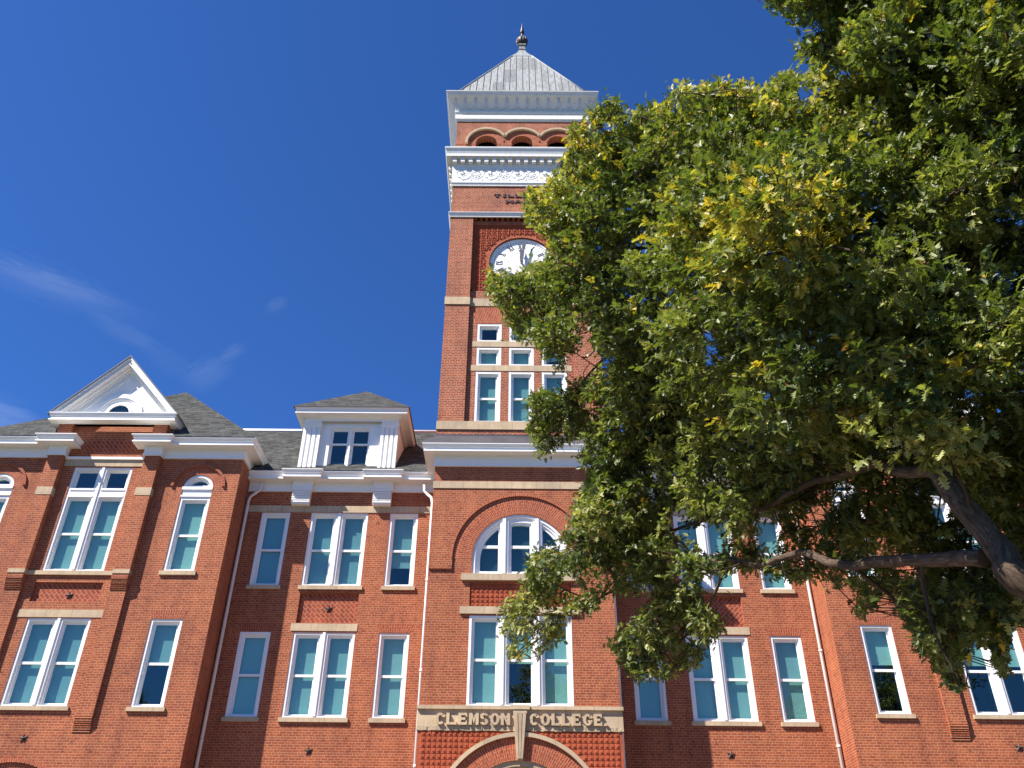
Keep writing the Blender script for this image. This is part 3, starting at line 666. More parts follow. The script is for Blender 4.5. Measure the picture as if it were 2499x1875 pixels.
# big round-headed window
o = MB(); yw = .05
for r0, r1, y0 in ((1.68, 1.79, yw + .05), (1.60, 1.682, yw + .10), (1.50, 1.602, yw + .16)):
    o.ring(0, TC, r0, r1, 0, PI, y0, yw + .3, 48)
    for sg in (-1, 1): o.box(sg * r0, sg * r1, y0, yw + .3, 13.09, TC)
o.box(-1.6, 1.6, yw + .045, yw + .3, 13.09, 13.145); o.box(-1.55, 1.55, yw + .15, yw + .3, 13.145, 13.25)
for x in (-.62, .62):
    zt = TC + math.sqrt(1.68 ** 2 - (abs(x) + .1) ** 2)
    o.box(x - .155, x + .155, yw + .06, yw + .3, 13.145, zt); o.box(x - .06, x + .06, yw + .012, yw + .1, 13.146, TC + math.sqrt(1.75 ** 2 - (abs(x) + .06) ** 2))
# the middle light has its own stops and a low segmental head
for x0, x1 in ((-.465, -.40), (.40, .465)): o.box(x0, x1, yw + .12, yw + .3, 13.145, TC + 1.53)
o.ring(0, TC - .75, 2.24, 2.36, PI / 2 - .21, PI / 2 + .21, yw + .11, yw + .3, 10); o.ring(0, TC - .75, 2.15, 2.25, PI / 2 - .2, PI / 2 + .2, yw + .155, yw + .3, 10)
ow = o.build('arched_window', FRAME, hall)
k = MB()
for a, b in ((-1.49, -.775), (-.40, .40), (.775, 1.49)):
    k.box(a, b, yw + .165, yw + .25, 14.165, 14.275)
for x0, x1 in ((-.40, -.34), (.34, .40), (-.835, -.775), (.775, .835)): k.box(x0, x1, yw + .162, yw + .25, 13.25, TC + (1.42 if abs(x0) < .5 else 1.24))
k.build('sash', FRAME, ow)
g = MB(); P = [(1.55 * math.cos(PI * i / 40), 1.55 * math.sin(PI * i / 40)) for i in range(41)]
shape = [(x, TC + z) for x, z in P] + [(-1.55, 13.2), (1.55, 13.2)]
g.face([(x, yw + .21, z) for x, z in shape]); g.build('pane', GLASS, ow)
g = MB(); g.face([(x * 1.1, yw + .95, TC + (z - TC) * 1.1) for x, z in shape], 1)
for i in range(len(shape)):
    a, b = shape[i], shape[(i + 1) % len(shape)]
    g.face([(a[0], yw + .3, a[1]), (a[0] * 1.1, yw + .96, TC + (a[1] - TC) * 1.1), (b[0] * 1.1, yw + .96, TC + (b[1] - TC) * 1.1), (b[0], yw + .3, b[1])], 1)
g.face([(x * .995, yw + .38, TC + (z - TC) * .995) for x, z in shape], 0)
SCREEN = plain('window_screen', (0.07, 0.09, 0.09), 0.9, 0.1, 0.03, 1)
g.build('blind', [SCREEN, DARK], ow)

# inscription course
sbox('stone_ledge', STONE, -3.44, 3.44, -.10, .1, 8.335, 8.45)
sbox('stone_ledge', STONE, -.32, .32, -.17, .1, 8.325, 8.46)
p = MB(); p.box(-3.42, 3.42, -.02, .2, 7.80, 8.333); p.build('inscription_panel', STONE, hall)
p = MB(); n = 60; rr = random.Random(3)
for i in range(n):
    a, b = -3.42 + 6.84 * i / n, -3.42 + 6.84 * (i + 1) / n
    p.box(a, b, -.03 - rr.random() * .03, .2, 7.675 - rr.random() * .02, 7.799)
p.build('rock_faced_course', STONE_R, hall)
t = MB()
for c, x, w in zip('CLEMSON', (-2.80, -2.44, -2.05, -1.69, -1.33, -.99, -.64), (.31, .335, .295, .32, .28, .31, .31)): letter(t, c, x, 7.835, .375, w, -.115, -.019, .27, .2)
for c, x, w in zip('COLLEGE.', (.31, .68, 1.04, 1.38, 1.73, 2.08, 2.44, 2.80), (.31, .31, .27, .27, .27, .31, .27, .08)): letter(t, c, x, 7.835, .375, w, -.115, -.019, .27, .2)
t.build('inscription', STONE, hall)
# entrance arch with keystone
AZ = 4.80
t = MB()
for i in range(40):
    xa, xb = -3.37 + 6.74 * i / 40, -3.37 + 6.74 * (i + 1) / 40
    za, zb_ = [AZ + math.sqrt(max(2.6 ** 2 - x * x, 0)) if abs(x) < 2.5 else 5.0 for x in (xa, xb)]
    t.face([(xa, 0, za), (xb, 0, zb_), (xb, 0, 7.68), (xa, 0, 7.68)])
tiles(t, -3.27, 7.66, 37, 9, 6.54 / 37, 0.0, lambda x, z: math.hypot(x, z - AZ) > 2.86); t.build('terracotta_panel', TERRA, hall)
a = MB(); a.ring(0, AZ, 2.69, 2.82, .1, PI - .1, -.12, .05, 64); a.build('stone_arch', STONE, hall)
a = MB(); a.ring(0, AZ, 1.97, 2.69, .1, PI - .1, -.03, .3, 64, 0, True); a.build('brick_arch', BRICK_V, hall)
a = MB(); a.ring(0, AZ, 1.80, 1.97, .1, PI - .1, .02, .35, 64); a.ring(0, AZ, 1.55, 1.80, .1, PI - .1, .10, .4, 64); a.face([(1.6 * math.cos(PI * i / 30), .3, AZ + 1.6 * math.sin(PI * i / 30)) for i in range(31)], 1); a.build('entrance_recess', [STONE_R, DARK], hall)
k = MB(); T = [(-.235, 8.30), (.235, 8.30)]; Bm = [(-.10, 6.76), (.10, 6.76)]
def kst(x0t, x1t, x0b, x1b, y0t, y0b, z0=6.76, z1=8.31):
    k.face([(x0b, y0b, z0), (x1b, y0b, z0), (x1t, y0t, z1), (x0t, y0t, z1)]); k.face([(x0b, y0b, z0), (x0t, y0t, z1), (x0t, .02, z1), (x0b, .02, z0)]); k.face([(x1b, y0b, z0), (x1b, .02, z0), (x1t, .02, z1), (x1t, y0t, z1)]); k.face([(x0b, y0b, z0), (x0b, .02, z0), (x1b, .02, z0), (x1b, y0b, z0)])
kst(-.235, .235, -.105, .105, -.15, -.13)
for i in range(3):
    f0, f1 = -1 + i * .667 + .06, -1 + (i + 1) * .667 - .06
    kst(.215 * f0, .215 * f1, .095 * f0, .095 * f1, -.20, -.17, 6.8, 8.22)
k.build('keystone', STONE, hall)

# entrance pavilion cornice and skirt roof
c = MB(); c.sweep([(-3.37, 2.4), (-3.37, 0), (3.37, 0), (3.37, 2.4)], EAVE(17.47, 17.95, .44, .31, .06)); c.build('eaves_cornice', WHITE, hall)
c = MB(); c.sweep([(-3.38, 4), (-3.38, 0.02), (3.38, 0.02), (3.38, 4)], [(.50, 18.275), (.50, 18.30), (.03, 18.86), (.03, 18.94), (0, 18.95)], 0); c.build('skirt_roof', FLASH, hall)

# ---- tower
TW, TD, TR = 3.40, 6.8, .12
s = MB()
def corner_piers(x0, x1, y0, y1):
    s.box(x0, x1, y0, y1, 19.53, 30.94, skip='tb')
for sx in (-1, 1):
    xa, xb = (-TW, -2.32) if sx < 0 else (2.32, TW)
    corner_piers(xa, xb, 0, 1.08); corner_piers(xa, xb, TD - 1.08, TD)
    s.face([(sx * (TW - TR), 1.08, 19), (sx * (TW - TR), TD - 1.08, 19), (sx * (TW - TR), TD - 1.08, 31), (sx * (TW - TR), 1.08, 31)])
s.box(-TW, TW, 0, TD, 18.3, 19.54, skip='b')
WH = [(-1.925, -.865, 19.6, 22.08), (-.53, .53, 19.6, 22.08), (.865, 1.925, 19.6, 22.08)]
WH += [(a, b, 22.42, 23.345) for a, b, _, _ in WH[:3]] + [(a, b, 23.68, 24.62) for a, b, _, _ in WH[:3]]
s.wall(-2.32, 2.32, 19.53, 26.1, TR, WH, reveal=.06)
s.face([(-2.32, TD - TR, 19), (2.32, TD - TR, 19), (2.32, TD - TR, 31), (-2.32, TD - TR, 31)])
# attic band with the lettering
s.box(-TW, TW, 0, TD, 30.94, 33.2, skip='b')
# belfry
AR = [(x, 36.22, .545, 35.45, 1.0) for x in (-1.83, 0, 1.83)]
s.wall(-TW, TW, 33.2, 38.4, 0, [], AR, reveal=.42)
for sx in (-1, 1): s.face([(sx * TW, 0, 33.2), (sx * TW, TD, 33.2), (sx * TW, TD, 38.4), (sx * TW, 0, 38.4)])
s.face([(-TW, TD, 33.2), (TW, TD, 33.2), (TW, TD, 38.4), (-TW, TD, 38.4)])
tw = s.build('tower_wall', BRICK_T, hall)
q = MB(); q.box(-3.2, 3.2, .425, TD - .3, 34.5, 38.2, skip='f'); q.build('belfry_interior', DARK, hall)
for x in (-1.83, 0, 1.83):
    h = MB(); h.ring(x, 36.22, .545, .95, 0, PI, -.005, .02, 32, 0, True, inner=False, outer=False); h.build('brick_arch', BRICK_V, hall)
h = MB(); lim = math.acos(.915 / 1.03)
h.ring(-1.83, 36.22, .95, 1.07, lim, PI, -.12, .02, 28); h.ring(0, 36.22, .95, 1.07, lim, PI - lim, -.12, .02, 28); h.ring(1.83, 36.22, .95, 1.07, 0, PI - lim, -.12, .02, 28)
for sg in (-1, 1): h.box(sg * 2.78, sg * 2.92, -.15, .02, 36.10, 36.21)
h.build('hood_mould', STONE, hall)
b = MB()
for x0, x1 in ((-3.42, -2.375), (-1.285, -.545), (.545, 1.285), (2.375, 3.42)): b.box(x0, x1, -.012, .05, 36.06, 36.17)
b.build('impost_band', BRICK_V, hall)
# stone bands
b = MB(); b.box(-TW - .03, TW + .03, -.045, TD + .03, 19.16, 19.54); b.build('stone_band', STONE, hall)
for x0, x1 in ((-TW - .03, -2.30), (2.30, TW + .03)): sbox('stone_band', STONE, x0, x1, -.04, 1.1, 25.61, 26.03)
sbox('stone_band', STONE, -2.30, 2.30, TR - .03, TR + .1, 25.61, 26.04)
sbox('stone_band', STONE, -2.14, 2.14, TR - .015, TR + .1, 22.12, 22.41); sbox('stone_band', STONE, -2.12, 2.12, TR - .015, TR + .1, 23.38, 23.67)
f = MB(); n = 40
for i in range(n):
    a, b_ = -1 + 2 * i / n, -1 + 2 * (i + 1) / n
    X0, X1 = 2.0, 2.3
    f.face([(a * X0, TR - .005, 24.64), (b_ * X0, TR - .005, 24.64), (b_ * X1, TR - .005, 25.6), (a * X1, TR - .005, 25.6)], 0, [(0, a * 2.1), (0, b_ * 2.1), (.96, b_ * 2.1), (.96, a * 2.1)])
f.build('flat_arch', BRICK_V, hall)
tb = [1, 1, 1, 1, .85, .5, 0, .5, .6]
for (a, b, c_, d), bl in zip(WH, tb):
    if d < 22.1: window(a, b, c_, d, TR - .02, 1, (bl,), False, None, 20.79, casing=.10)
    else: window(a, b, c_, d, TR - .02, 1, (bl,), False, None, None, None, True, casing=.10)
# clock bay: brick frame, corbel table, terracotta panel
CZ = 28.35
s = MB()
s.box(-2.31, 2.31, .16, .7, 30.63, 30.86); s.box(-2.31, 2.31, .26, .8, 30.86, 30.94)
k = MB(); k.box(-2.32, 2.32, .16, .3, 26.04, 26.53); k.build('panel_border', BRICK_T, hall)
for i in range(18):
    x = -2.28 + i * .258; s.box(x, x + .15, .10, .3, 30.96, 31.16)
    for j in range(3): s.box(x + .0, x + .15, .09 - .03 * j, .3, 30.90 + j * .075, 30.945 + j * .075)
s.wall(-2.32, 2.32, 30.86, 31.2, .3, [])
s.build('corbel_table', BRICK_V, hall)
t = MB(); yp = .22
# panel with the round opening
hole = [(1.50 * math.cos(2 * PI * i / 64), CZ + 1.50 * math.sin(2 * PI * i / 64)) for i in range(64)]
def outer(x, z):
    dx, dz = x, z - CZ; k_ = min(2.32 / max(abs(dx), 1e-6), (30.64 - CZ if dz > 0 else CZ - 26.53) / max(abs(dz), 1e-6)); return (dx * k_, CZ + dz * k_)
for i in range(64):
    a, b = hole[i], hole[(i + 1) % 64]; A, B = outer(*a), outer(*b)
    t.face([(a[0], yp, a[1]), (A[0], yp, A[1]), (B[0], yp, B[1]), (b[0], yp, b[1])]); t.face([(a[0], yp, a[1]), (b[0], yp, b[1]), (b[0], yp + .16, b[1]), (a[0], yp + .16, a[1])])
for cxx, czz in ((-2.32, 30.64), (2.32, 30.64), (-2.32, 26.53), (2.32, 26.53)):
    A = [outer(*h_) for h_ in hole]
cw, ch = 4.4 / 17, 4.1 / 13
rr = random.Random(5)
for i in range(17):
    for j in range(13):
        cx, cz = -2.2 + (i + .5) * cw, 26.54 + (j + .5) * ch
        if math.hypot(cx, cz - CZ) < 1.66: continue
        # raised rib frame and a curling leaf in every tile
        a, b_ = cw * .5, ch * .5
        t.box(cx - a, cx - a + .035, yp - .035, yp, cz - b_, cz + b_); t.box(cx - a + .035, cx + a, yp - .03, yp, cz + b_ - .035, cz + b_)
        ph = rr.random() * 6.28; pts = []
        for q in range(9):
            an = ph + q * .75; rad = .03 + .0075 * q
            pts.append((cx + .017 + rad * math.cos(an), yp - .012, cz - .017 + rad * 1.25 * math.sin(an)))
        t.tube(pts, .022, 5)
t.build('terracotta_panel', TERRA, hall)
rg = MB(); rg.ring(0, CZ, 1.50, 1.60, 0, 2 * PI, yp - .03, yp + .01, 64, 0, True); rg.build('clock_surround', BRICK_V, hall)
d = MB(); yd = yp + .10; d.disc(0, CZ, 1.50, yd, 72); d.ring(0, CZ, 1.37, 1.45, 0, 2 * PI, yd - .04, yd + .01, 72)
clock = d.build('clock', DIAL, hall)
nm = MB(); yn = yd - .004
def numeral(txt, hour):
    ang = PI / 2 - hour * PI / 6; c0, s0 = math.cos(ang - PI / 2), math.sin(ang - PI / 2)
    wd = {'I': .085, 'V': .17, 'X': .19}; tot = sum(wd[c] for c in txt); x = -tot / 2; r0, r1 = .885, 1.185
    T = lambda a, r: (a * c0 - r * s0, CZ + a * s0 + r * c0)
    for c in txt:
        w = wd[c]; m_ = x + w / 2; h_ = r1 - r0
        if c == 'I': S = [((m_, r0), (m_, r1), .055)]
        elif c == 'V': S = [((m_ - .06, r1), (m_, r0), .06), ((m_ + .06, r1), (m_ + .005, r0), .02)]
        else: S = [((m_ - .07, r1), (m_ + .07, r0), .06), ((m_ + .07, r1), (m_ - .07, r0), .03)]
        for k_, (p_, q_, w_) in enumerate(S): nm.face([(T(*e)[0], yn - .0006 * k_, T(*e)[1]) for e in seg(p_, q_, w_)])
        for e_, r_ in ((0, r0 + .008), (0, r1 - .008)):
            if c != 'V' or r_ > 1: nm.face([(T(*e)[0], yn - .0014, T(*e)[1]) for e in seg((m_ - w * .46, r_), (m_ + w * .46, r_), .014)])
        x += w
for i, tx in enumerate(('XII', 'I', 'II', 'III', 'IIII', 'V', 'VI', 'VII', 'VIII', 'IX', 'X', 'XI')): numeral(tx, i)
for i in range(60):
    a = 2 * PI * i / 60; nm.disc(1.275 * math.cos(a), CZ + 1.275 * math.sin(a), .024 if i % 5 else .03, yn, 8)
nm.build('clock_numerals', INK, clock)
nl = MB(); nl.ring(0, CZ, .628, .643, 0, 2 * PI, yn + .001, None, 48)
for i in range(12):
    a = PI / 12 + i * PI / 6; nl.face([(e[0], yn + .001, CZ + e[1]) for e in seg((.7 * math.cos(a), .7 * math.sin(a)), (1.2 * math.cos(a), 1.2 * math.sin(a)), .012)])
nl.build('dial_lines', GREYLINE, clock)
def hand(ang, ln, wd, y, nm_):
    h = MB(); c0, s0 = math.cos(ang), math.sin(ang)
    P = [(-.2, .03), (0, wd * .7), (.25 * ln, wd * .75), (.62 * ln, wd * .45), (.70 * ln, wd * 1.1), (.78 * ln, wd * .5), (ln, .008)]
    poly = [(a, -b) for a, b in P] + [(a, b) for a, b in reversed(P)]
    h.prism([(a * c0 - b * s0, CZ + a * s0 + b * c0) for a, b in poly], y, y + .025, back=True); h.build(nm_, STEEL, clock)
hand(math.radians(93), .90, .10, yd - .16, 'hour_hand'); hand(math.radians(83), 1.36, .085, yd - .20, 'minute_hand')
h = MB(); h.tube([(0, yd, CZ), (0, yd - .22, CZ)], .05, 12); h.build('hand_spindle', STEEL, clock)
# lettering on the attic band
t = MB()
for c, x in zip('TILLMAN', (-1.36, -.95, -.69, -.33, .03, .49, .93)): letter(t, c, x, 32.32, .20, {'I': .18, 'M': .40, 'A': .36, 'N': .38}.get(c, .30), -.035, .005, .34 if c != 'M' else .30, .22)
for c, x in zip('HALL', (-.80, -.36, .10, .48)): letter(t, c, x, 31.90, .20, {'H': .38, 'A': .36}.get(c, .30), -.035, .005, .34, .22)
t.build('tower_lettering', BRONZE, hall)
# white string course, scrolled frieze and dentil cornice
PT = [(-TW, TD), (-TW, 0), (TW, 0), (TW, TD)]
b = MB(); b.sweep(PT, [(0, 30.94), (.05, 30.95), (.06, 31.02), (.10, 31.10), (.13, 31.17), (.13, 31.20), (0, 31.22)], closed=True); b.build('string_course', WHITE_D, hall)
b = MB(); b.sweep(PT, [(0, 33.05), (.05, 33.05), (.06, 33.14), (.10, 33.22), (.10, 33.27), (.08, 33.30), (.08, 34.42), (.11, 34.44), (.11, 34.50), (.10, 34.50), (.10, 34.80), (.13, 34.82), (.36, 34.83), (.36, 34.81), (.39, 34.81), (.39, 34.90), (.36, 34.93), (.37, 35.02), (.42, 35.20), (.47, 35.30), (.48, 35.36), (.48, 35.39), (0, 35.46)], closed=True)
for i in range(18):
    x = -3.36 + i * (6.72 / 17); b.box(x - .1, x + .1, -.30, -.09, 34.50, 34.815)
for i in range(18):
    yy = .2 + i * .38
    for sx in (-1, 1): b.box(sx * (TW + .09), sx * (TW + .30), yy, yy + .17, 34.50, 34.815)
# relief: alternating rosettes and scrolls
def spiral(cx, cz, r0, r1, a0, turns, y, rad):
    n_ = int(18 * turns) + 4
    b.tube([(cx + (r0 + (r1 - r0) * i / n_) * math.cos(a0 + 2 * PI * turns * i / n_), y, cz + (r0 + (r1 - r0) * i / n_) * math.sin(a0 + 2 * PI * turns * i / n_)) for i in range(n_ + 1)], [rad * .62 * (.6 + .5 * i / n_) for i in range(n_ + 1)], 6)
yf = -.066; zc = 33.86
for k_ in range(5):
    x0 = -2.95 + k_ * 1.36
    spiral(x0, zc + .02, .08, .34, PI * .2, 1.6, yf, .05); b.lathe  # noqa
    for q in range(6): a = q * PI / 3; b.tube([(x0, yf - .01, zc + .02), (x0 + .11 * math.cos(a), yf - .03, zc + .02 + .11 * math.sin(a))], [.025, .02], 5)
    x1 = x0 + .66
    for rr_, td in ((.36, .028), (.25, .024), (.13, .03)):
        b.tube([(x1 + rr_ * math.cos(2 * PI * i / 24), yf, zc + rr_ * math.sin(2 * PI * i / 24)) for i in range(25)], td, 6, caps=False)
    for q in range(8): a = q * PI / 4; b.tube([(x1 + .16 * math.cos(a), yf, zc + .16 * math.sin(a)), (x1 + .23 * math.cos(a), yf - .02, zc + .23 * math.sin(a))], [.025, .03], 5)
    b.tube([(x0 - .3, yf, zc - .33), (x0 - .02, yf, zc - .42), (x0 + .28, yf, zc - .34), (x0 + .42, yf, zc - .12), (x0 + .5, yf, zc + .22), (x0 + .72, yf, zc + .43), (x0 + 1.0, yf, zc + .40)], [.015, .03, .034, .03, .03, .028, .015], 6)
    b.tube([(x0 - .05, yf, zc + .42), (x0 + .15, yf - .01, zc + .46), (x0 + .28, yf - .02, zc + .36), (x0 + .2, yf - .02, zc + .28)], [.015, .028, .03, .025], 6)
    for dx, dz in ((.02, -.48), (.40, -.44), (.95, -.46)): b.tube([(x0 + dx, yf, zc + dz), (x0 + dx + .05, yf - .02, zc + dz + .03)], [.025, .03], 6)
b.build('dentil_cornice', WHITE_D, hall)
# crowning cornice with tongue ornament on the cove
b = MB()
COVE = [(.06, 38.60), (.10, 38.68), (.14, 38.80), (.21, 38.95), (.30, 39.10), (.41, 39.22), (.50, 39.30)]
b.sweep(PT, [(0, 37.84), (.04, 37.84), (.05, 37.92), (.10, 37.97), (.10, 38.28), (.07, 38.33), (.13, 38.40), (.15, 38.46), (.15, 38.52), (.06, 38.54)] + COVE + [(.52, 39.32), (.55, 39.36), (.56, 39.42), (.61, 39.50), (.63, 39.53), (.63, 39.56), (0, 39.62)], closed=True)
def covept(x, z, lift):
    o_ = np.interp(z, [c_[1] for c_ in COVE], [c_[0] for c_ in COVE]); return (x, -o_ - lift, z)
for k_ in range(13):
    cx = -3.28 + k_ * (6.56 / 12); hw = .235
    rim = [(cx - hw, 39.24)] + [(cx - hw * math.cos(PI * i / 14), 38.93 - .24 * math.sin(PI * i / 14)) for i in range(15)] + [(cx + hw, 39.24)]
    b.tube([covept(x, z, .018) for x, z in rim], .026, 6)
    b.tube([covept(cx + 6.56 / 24, z, .01) for z in (38.72, 38.85, 39.0, 39.1)], [.012, .03, .02, .035], 6)
    b.tube([covept(cx + 6.56 / 24 + .05 * math.cos(a_), 39.15 + .05 * math.sin(a_), .02) for a_ in np.linspace(0, 2 * PI, 9)], .03, 6)
b.build('crowning_cornice', WHITE_D, hall)
# tower roof with standing seams and finial
b = MB(); RC = TD / 2; rb, zb, rt, zt = 3.70, 39.58, .60, 47.30
sl = math.hypot(rb - rt, zt - zb)
for q in range(4):
    c0, s0 = [(1, 0), (0, 1), (-1, 0), (0, -1)][q]
    T = lambda a, o_, z: (a * c0 - (-o_) * s0, RC + a * s0 + (-o_) * c0, z)
    b.face([T(-rb, rb, zb), T(rb, rb, zb), T(rt, rt, zt), T(-rt, rt, zt)], 0, [(-rb, 0), (rb, 0), (rt, sl), (-rt, sl)])
    for i in range(-9, 10):
        x = i * .36 + .02; o1 = max(rt, abs(x)) if abs(x) > rt else rt
        t1 = (rb - o1) / (rb - rt)
        b.tube([T(x, rb + .005, zb), T(x, o1 + .005, zb + (zt - zb) * t1)], .03, 4, 1, smooth=False)
    b.tube([T(-rb, rb, zb), T(-rt, rt, zt)], .05, 6, 0)
    # flared cap
    prof = [(rt + .04, zt - .10), (rt + .04, zt + .0), (.50, zt + .30), (.37, zt + .60), (.27, zt + .88), (.205, zt + 1.12), (.19, zt + 1.25)]
    for (o0, z0), (o1, z1) in zip(prof, prof[1:]): b.face([T(-o0, o0, z0), T(o0, o0, z0), T(o1, o1, z1), T(-o1, o1, z1)], 0, [(-o0, 0), (o0, 0), (o1, .4), (-o1, .4)])
b.box(-4.02, 4.02, -.62, TD + .62, 39.565, 39.60)
b.build('tower_roof', [ZINC, FLASH], hall)
z = zt + 1.25
fb = MB(); fb.box(-.23, .23, RC - .23, RC + .23, z, z + .08); fb.box(-.19, .19, RC - .19, RC + .19, z + .08, z + .42); fb.box(-.24, .24, RC - .24, RC + .24, z + .42, z + .52)
fin = fb.build('finial', ZINC, hall)
fb = MB(); z += .52
prof = [(.17, 0), (.19, .06), (.12, .10), (.18, .16), (.30, .30), (.35, .48), (.35, .60), (.28, .76), (.17, .86), (.13, .90), (.09, 1.0), (.075, 1.32), (.11, 1.36), (.15, 1.44), (.15, 1.50), (.10, 1.58), (.085, 1.66), (.10, 1.72), (.05, 2.05), (.012, 2.42)]
fb.lathe(0, RC, [(r_, z + h_) for r_, h_ in prof], 20)
for q in range(14):
    a = 2 * PI * q / 14; fb.tube([(r_ * math.cos(a), RC + r_ * math.sin(a), z + h_) for r_, h_ in prof[3:9]], .028, 5)
fb.build('finial_spike', BRONZE, fin)

# ------------------------------------------------------------------ ground
def lawn_mat():
    m, nt, b = new_mat('lawn_grass')
    tc = N(nt, 'ShaderNodeTexCoord'); n1 = N(nt, 'ShaderNodeTexNoise', Scale=0.5, Detail=8.0, Roughness=.7); L(nt, tc.outputs['Object'], n1.inputs[0])
    r1 = ramp(nt, n1.outputs[0], [(.3, (.030, .036, .014)), (.55, (.05, .055, .022)), (.75, (.09, .08, .035))]); L(nt, r1.outputs[0], b.inputs['Base Color']); b.inputs['Roughness'].default_value = .95
    return m
g = MB(); g.face([(-600, -600, 0), (600, -600, 0), (600, 600, 0), (-600, 600, 0)]); g = g.build('lawn', lawn_mat()); g['kind'] = 'structure'; g['label'] = 'grass lawn in front of the brick college hall'; g['category'] = 'lawn'
PAVE = plain('brick_paving', (0.20, 0.155, 0.115), .9, .2, .2, 4)
g = MB(); g.box(-24, 24, -26, -.2, 0, .006, skip='b'); g = g.build('path', PAVE); g['kind'] = 'structure'; g['label'] = 'pale paved forecourt in front of the arched entrance'; g['category'] = 'path'

# ------------------------------------------------------------------ the oak
OUT = [(1868,-10),(1895,27),(1930,44),(1952,57),(1977,60),(2002,48),(2021,54),(2019,70),(2008,86),(1990,96),(1960,92),(1941,110),(1947,128),(1958,147),(1985,142),(1990,165),(1972,180),(1920,180),(1885,202),(1876,228),(1858,240),(1852,222),(1828,204),(1800,208),(1770,203),(1732,212),(1694,211),(1668,203),(1645,222),(1627,241),(1600,262),(1583,251),(1557,260),(1542,284),(1528,300),(1516,268),(1514,245),(1500,235),(1480,232),(1473,250),(1478,266),(1448,272),(1431,285),(1433,303),(1450,313),(1480,300),(1500,298),(1508,318),(1480,322),(1440,330),(1428,312),(1405,305),(1393,310),(1392,330),(1390,350),(1382,375),(1376,400),(1360,423),(1345,432),(1339,455),(1335,470),(1318,463),(1298,460),(1279,472),(1281,492),(1293,515),(1284,535),(1312,558),(1332,580),(1340,598),(1348,618),(1325,645),(1295,650),(1265,668),(1243,676),(1225,682),(1207,660),(1187,652),(1185,662),(1195,680),(1188,700),(1188,723),(1203,735),(1218,743),(1230,770),(1238,790),(1255,815),(1275,828),(1295,829),(1310,840),(1320,880),(1335,882),(1340,840),(1362,885),(1372,912),(1384,905),(1380,885),(1395,868),(1405,845),(1425,835),(1400,800),(1418,785),(1440,790),(1450,840),(1466,870),(1462,905),(1440,925),(1409,930),(1395,945),(1382,964),(1360,962),(1340,952),(1322,952),(1303,960),(1288,972),(1287,995),(1292,1020),(1292,1050),(1306,1082),(1316,1110),(1326,1124),(1345,1112),(1345,1095),(1370,1090),(1390,1075),(1420,1070),(1440,1085),(1425,1093),(1415,1110),(1413,1138),(1432,1130),(1445,1140),(1440,1165),(1424,1195),(1408,1210),(1403,1240),(1396,1262),(1385,1285),(1372,1312),(1366,1328),(1385,1333),(1405,1322),(1415,1335),(1395,1345),(1375,1350),(1354,1339),(1332,1335),(1316,1342),(1300,1348),(1287,1358),(1295,1375),(1285,1395),(1272,1415),(1278,1440),(1250,1462),(1227,1475),(1228,1497),(1250,1500),(1240,1518),(1222,1532),(1228,1550),(1236,1570),(1238,1600),(1252,1622),(1272,1606),(1300,1600),(1313,1608),(1330,1590),(1345,1578),(1352,1560),(1370,1570),(1376,1545),(1380,1515),(1392,1512),(1410,1495),(1430,1488),(1448,1504),(1460,1488),(1462,1465),(1478,1450),(1490,1432),(1496,1462),(1515,1455),(1545,1440),(1590,1425),(1600,1440),(1588,1470),(1565,1495),(1540,1520),(1518,1540),(1490,1565),(1487,1590),(1512,1602),(1525,1640),(1555,1662),(1572,1664),(1595,1645),(1632,1664),(1654,1650),(1660,1630),(1690,1626),(1714,1610),(1718,1585),(1742,1568),(1764,1532),(1756,1505),(1735,1480),(1712,1470),(1700,1440),(1715,1405),(1750,1400),(1790,1402),(1830,1398),(1880,1400),(1908,1416),(1943,1420),(1978,1416),(2010,1405),(2043,1438),(2060,1420),(2084,1430),(2100,1440),(2096,1470),(2084,1495),(2100,1505),(2122,1495),(2135,1465),(2150,1440),(2180,1440),(2200,1430),(2215,1430),(2190,1460),(2186,1480),(2215,1510),(2222,1530),(2240,1555),(2234,1580),(2256,1592),(2270,1600),(2284,1640),(2300,1650),(2316,1680),(2350,1690),(2362,1668),(2345,1640),(2350,1600),(2370,1560),(2400,1560),(2430,1600),(2440,1655),(2456,1640),(2452,1590),(2470,1560),(2450,1530),(2480,1520),(2520,1525),(2850,1540),(2950,600),(2850,-380),(2100,-420),(1830,-200)]
HOLES = [[(1518,497),(1550,495),(1552,515),(1520,518)],[(1555,588),(1585,592),(1582,625),(1556,620)],[(1605,716),(1625,700),(1655,702),(1652,720),(1625,738),(1608,738)],[(1582,772),(1600,765),(1602,790),(1585,792)],[(1716,806),(1738,800),(1752,840),(1748,890),(1735,905),(1714,880)],[(1466,868),(1490,870),(1486,915),(1470,920)],[(1495,1045),(1530,1030),(1528,1062),(1498,1062)],[(1850,965),(1885,940),(1900,955),(1885,985),(1852,1000)],[(2020,150),(2060,165),(2095,180),(2080,200),(2030,182),(2005,165)],[(1935,240),(1975,200),(2000,215),(1990,235),(1960,262)],[(2138,185),(2165,195),(2150,210)],
         [(1640,1240),(1668,1235),(1680,1330),(1660,1345),(1645,1300)],[(1840,1255),(1890,1265),(1905,1345),(1860,1350)],[(1700,1290),(1755,1280),(1770,1350),(1715,1350)],[(2030,1180),(2075,1170),(2080,1215),(2040,1215)],[(2130,1300),(2170,1300),(2165,1350),(2135,1350)],[(2275,1215),(2310,1205),(2330,1240),(2300,1290),(2280,1260)],[(2360,1300),(2400,1310),(2395,1350),(2365,1345)],[(1990,1225),(2020,1230),(2010,1300),(1985,1290)]]
SPARSE = [(1560,1190),(2010,1110),(2330,1150),(2560,1240),(2560,1460),(1600,1430)]
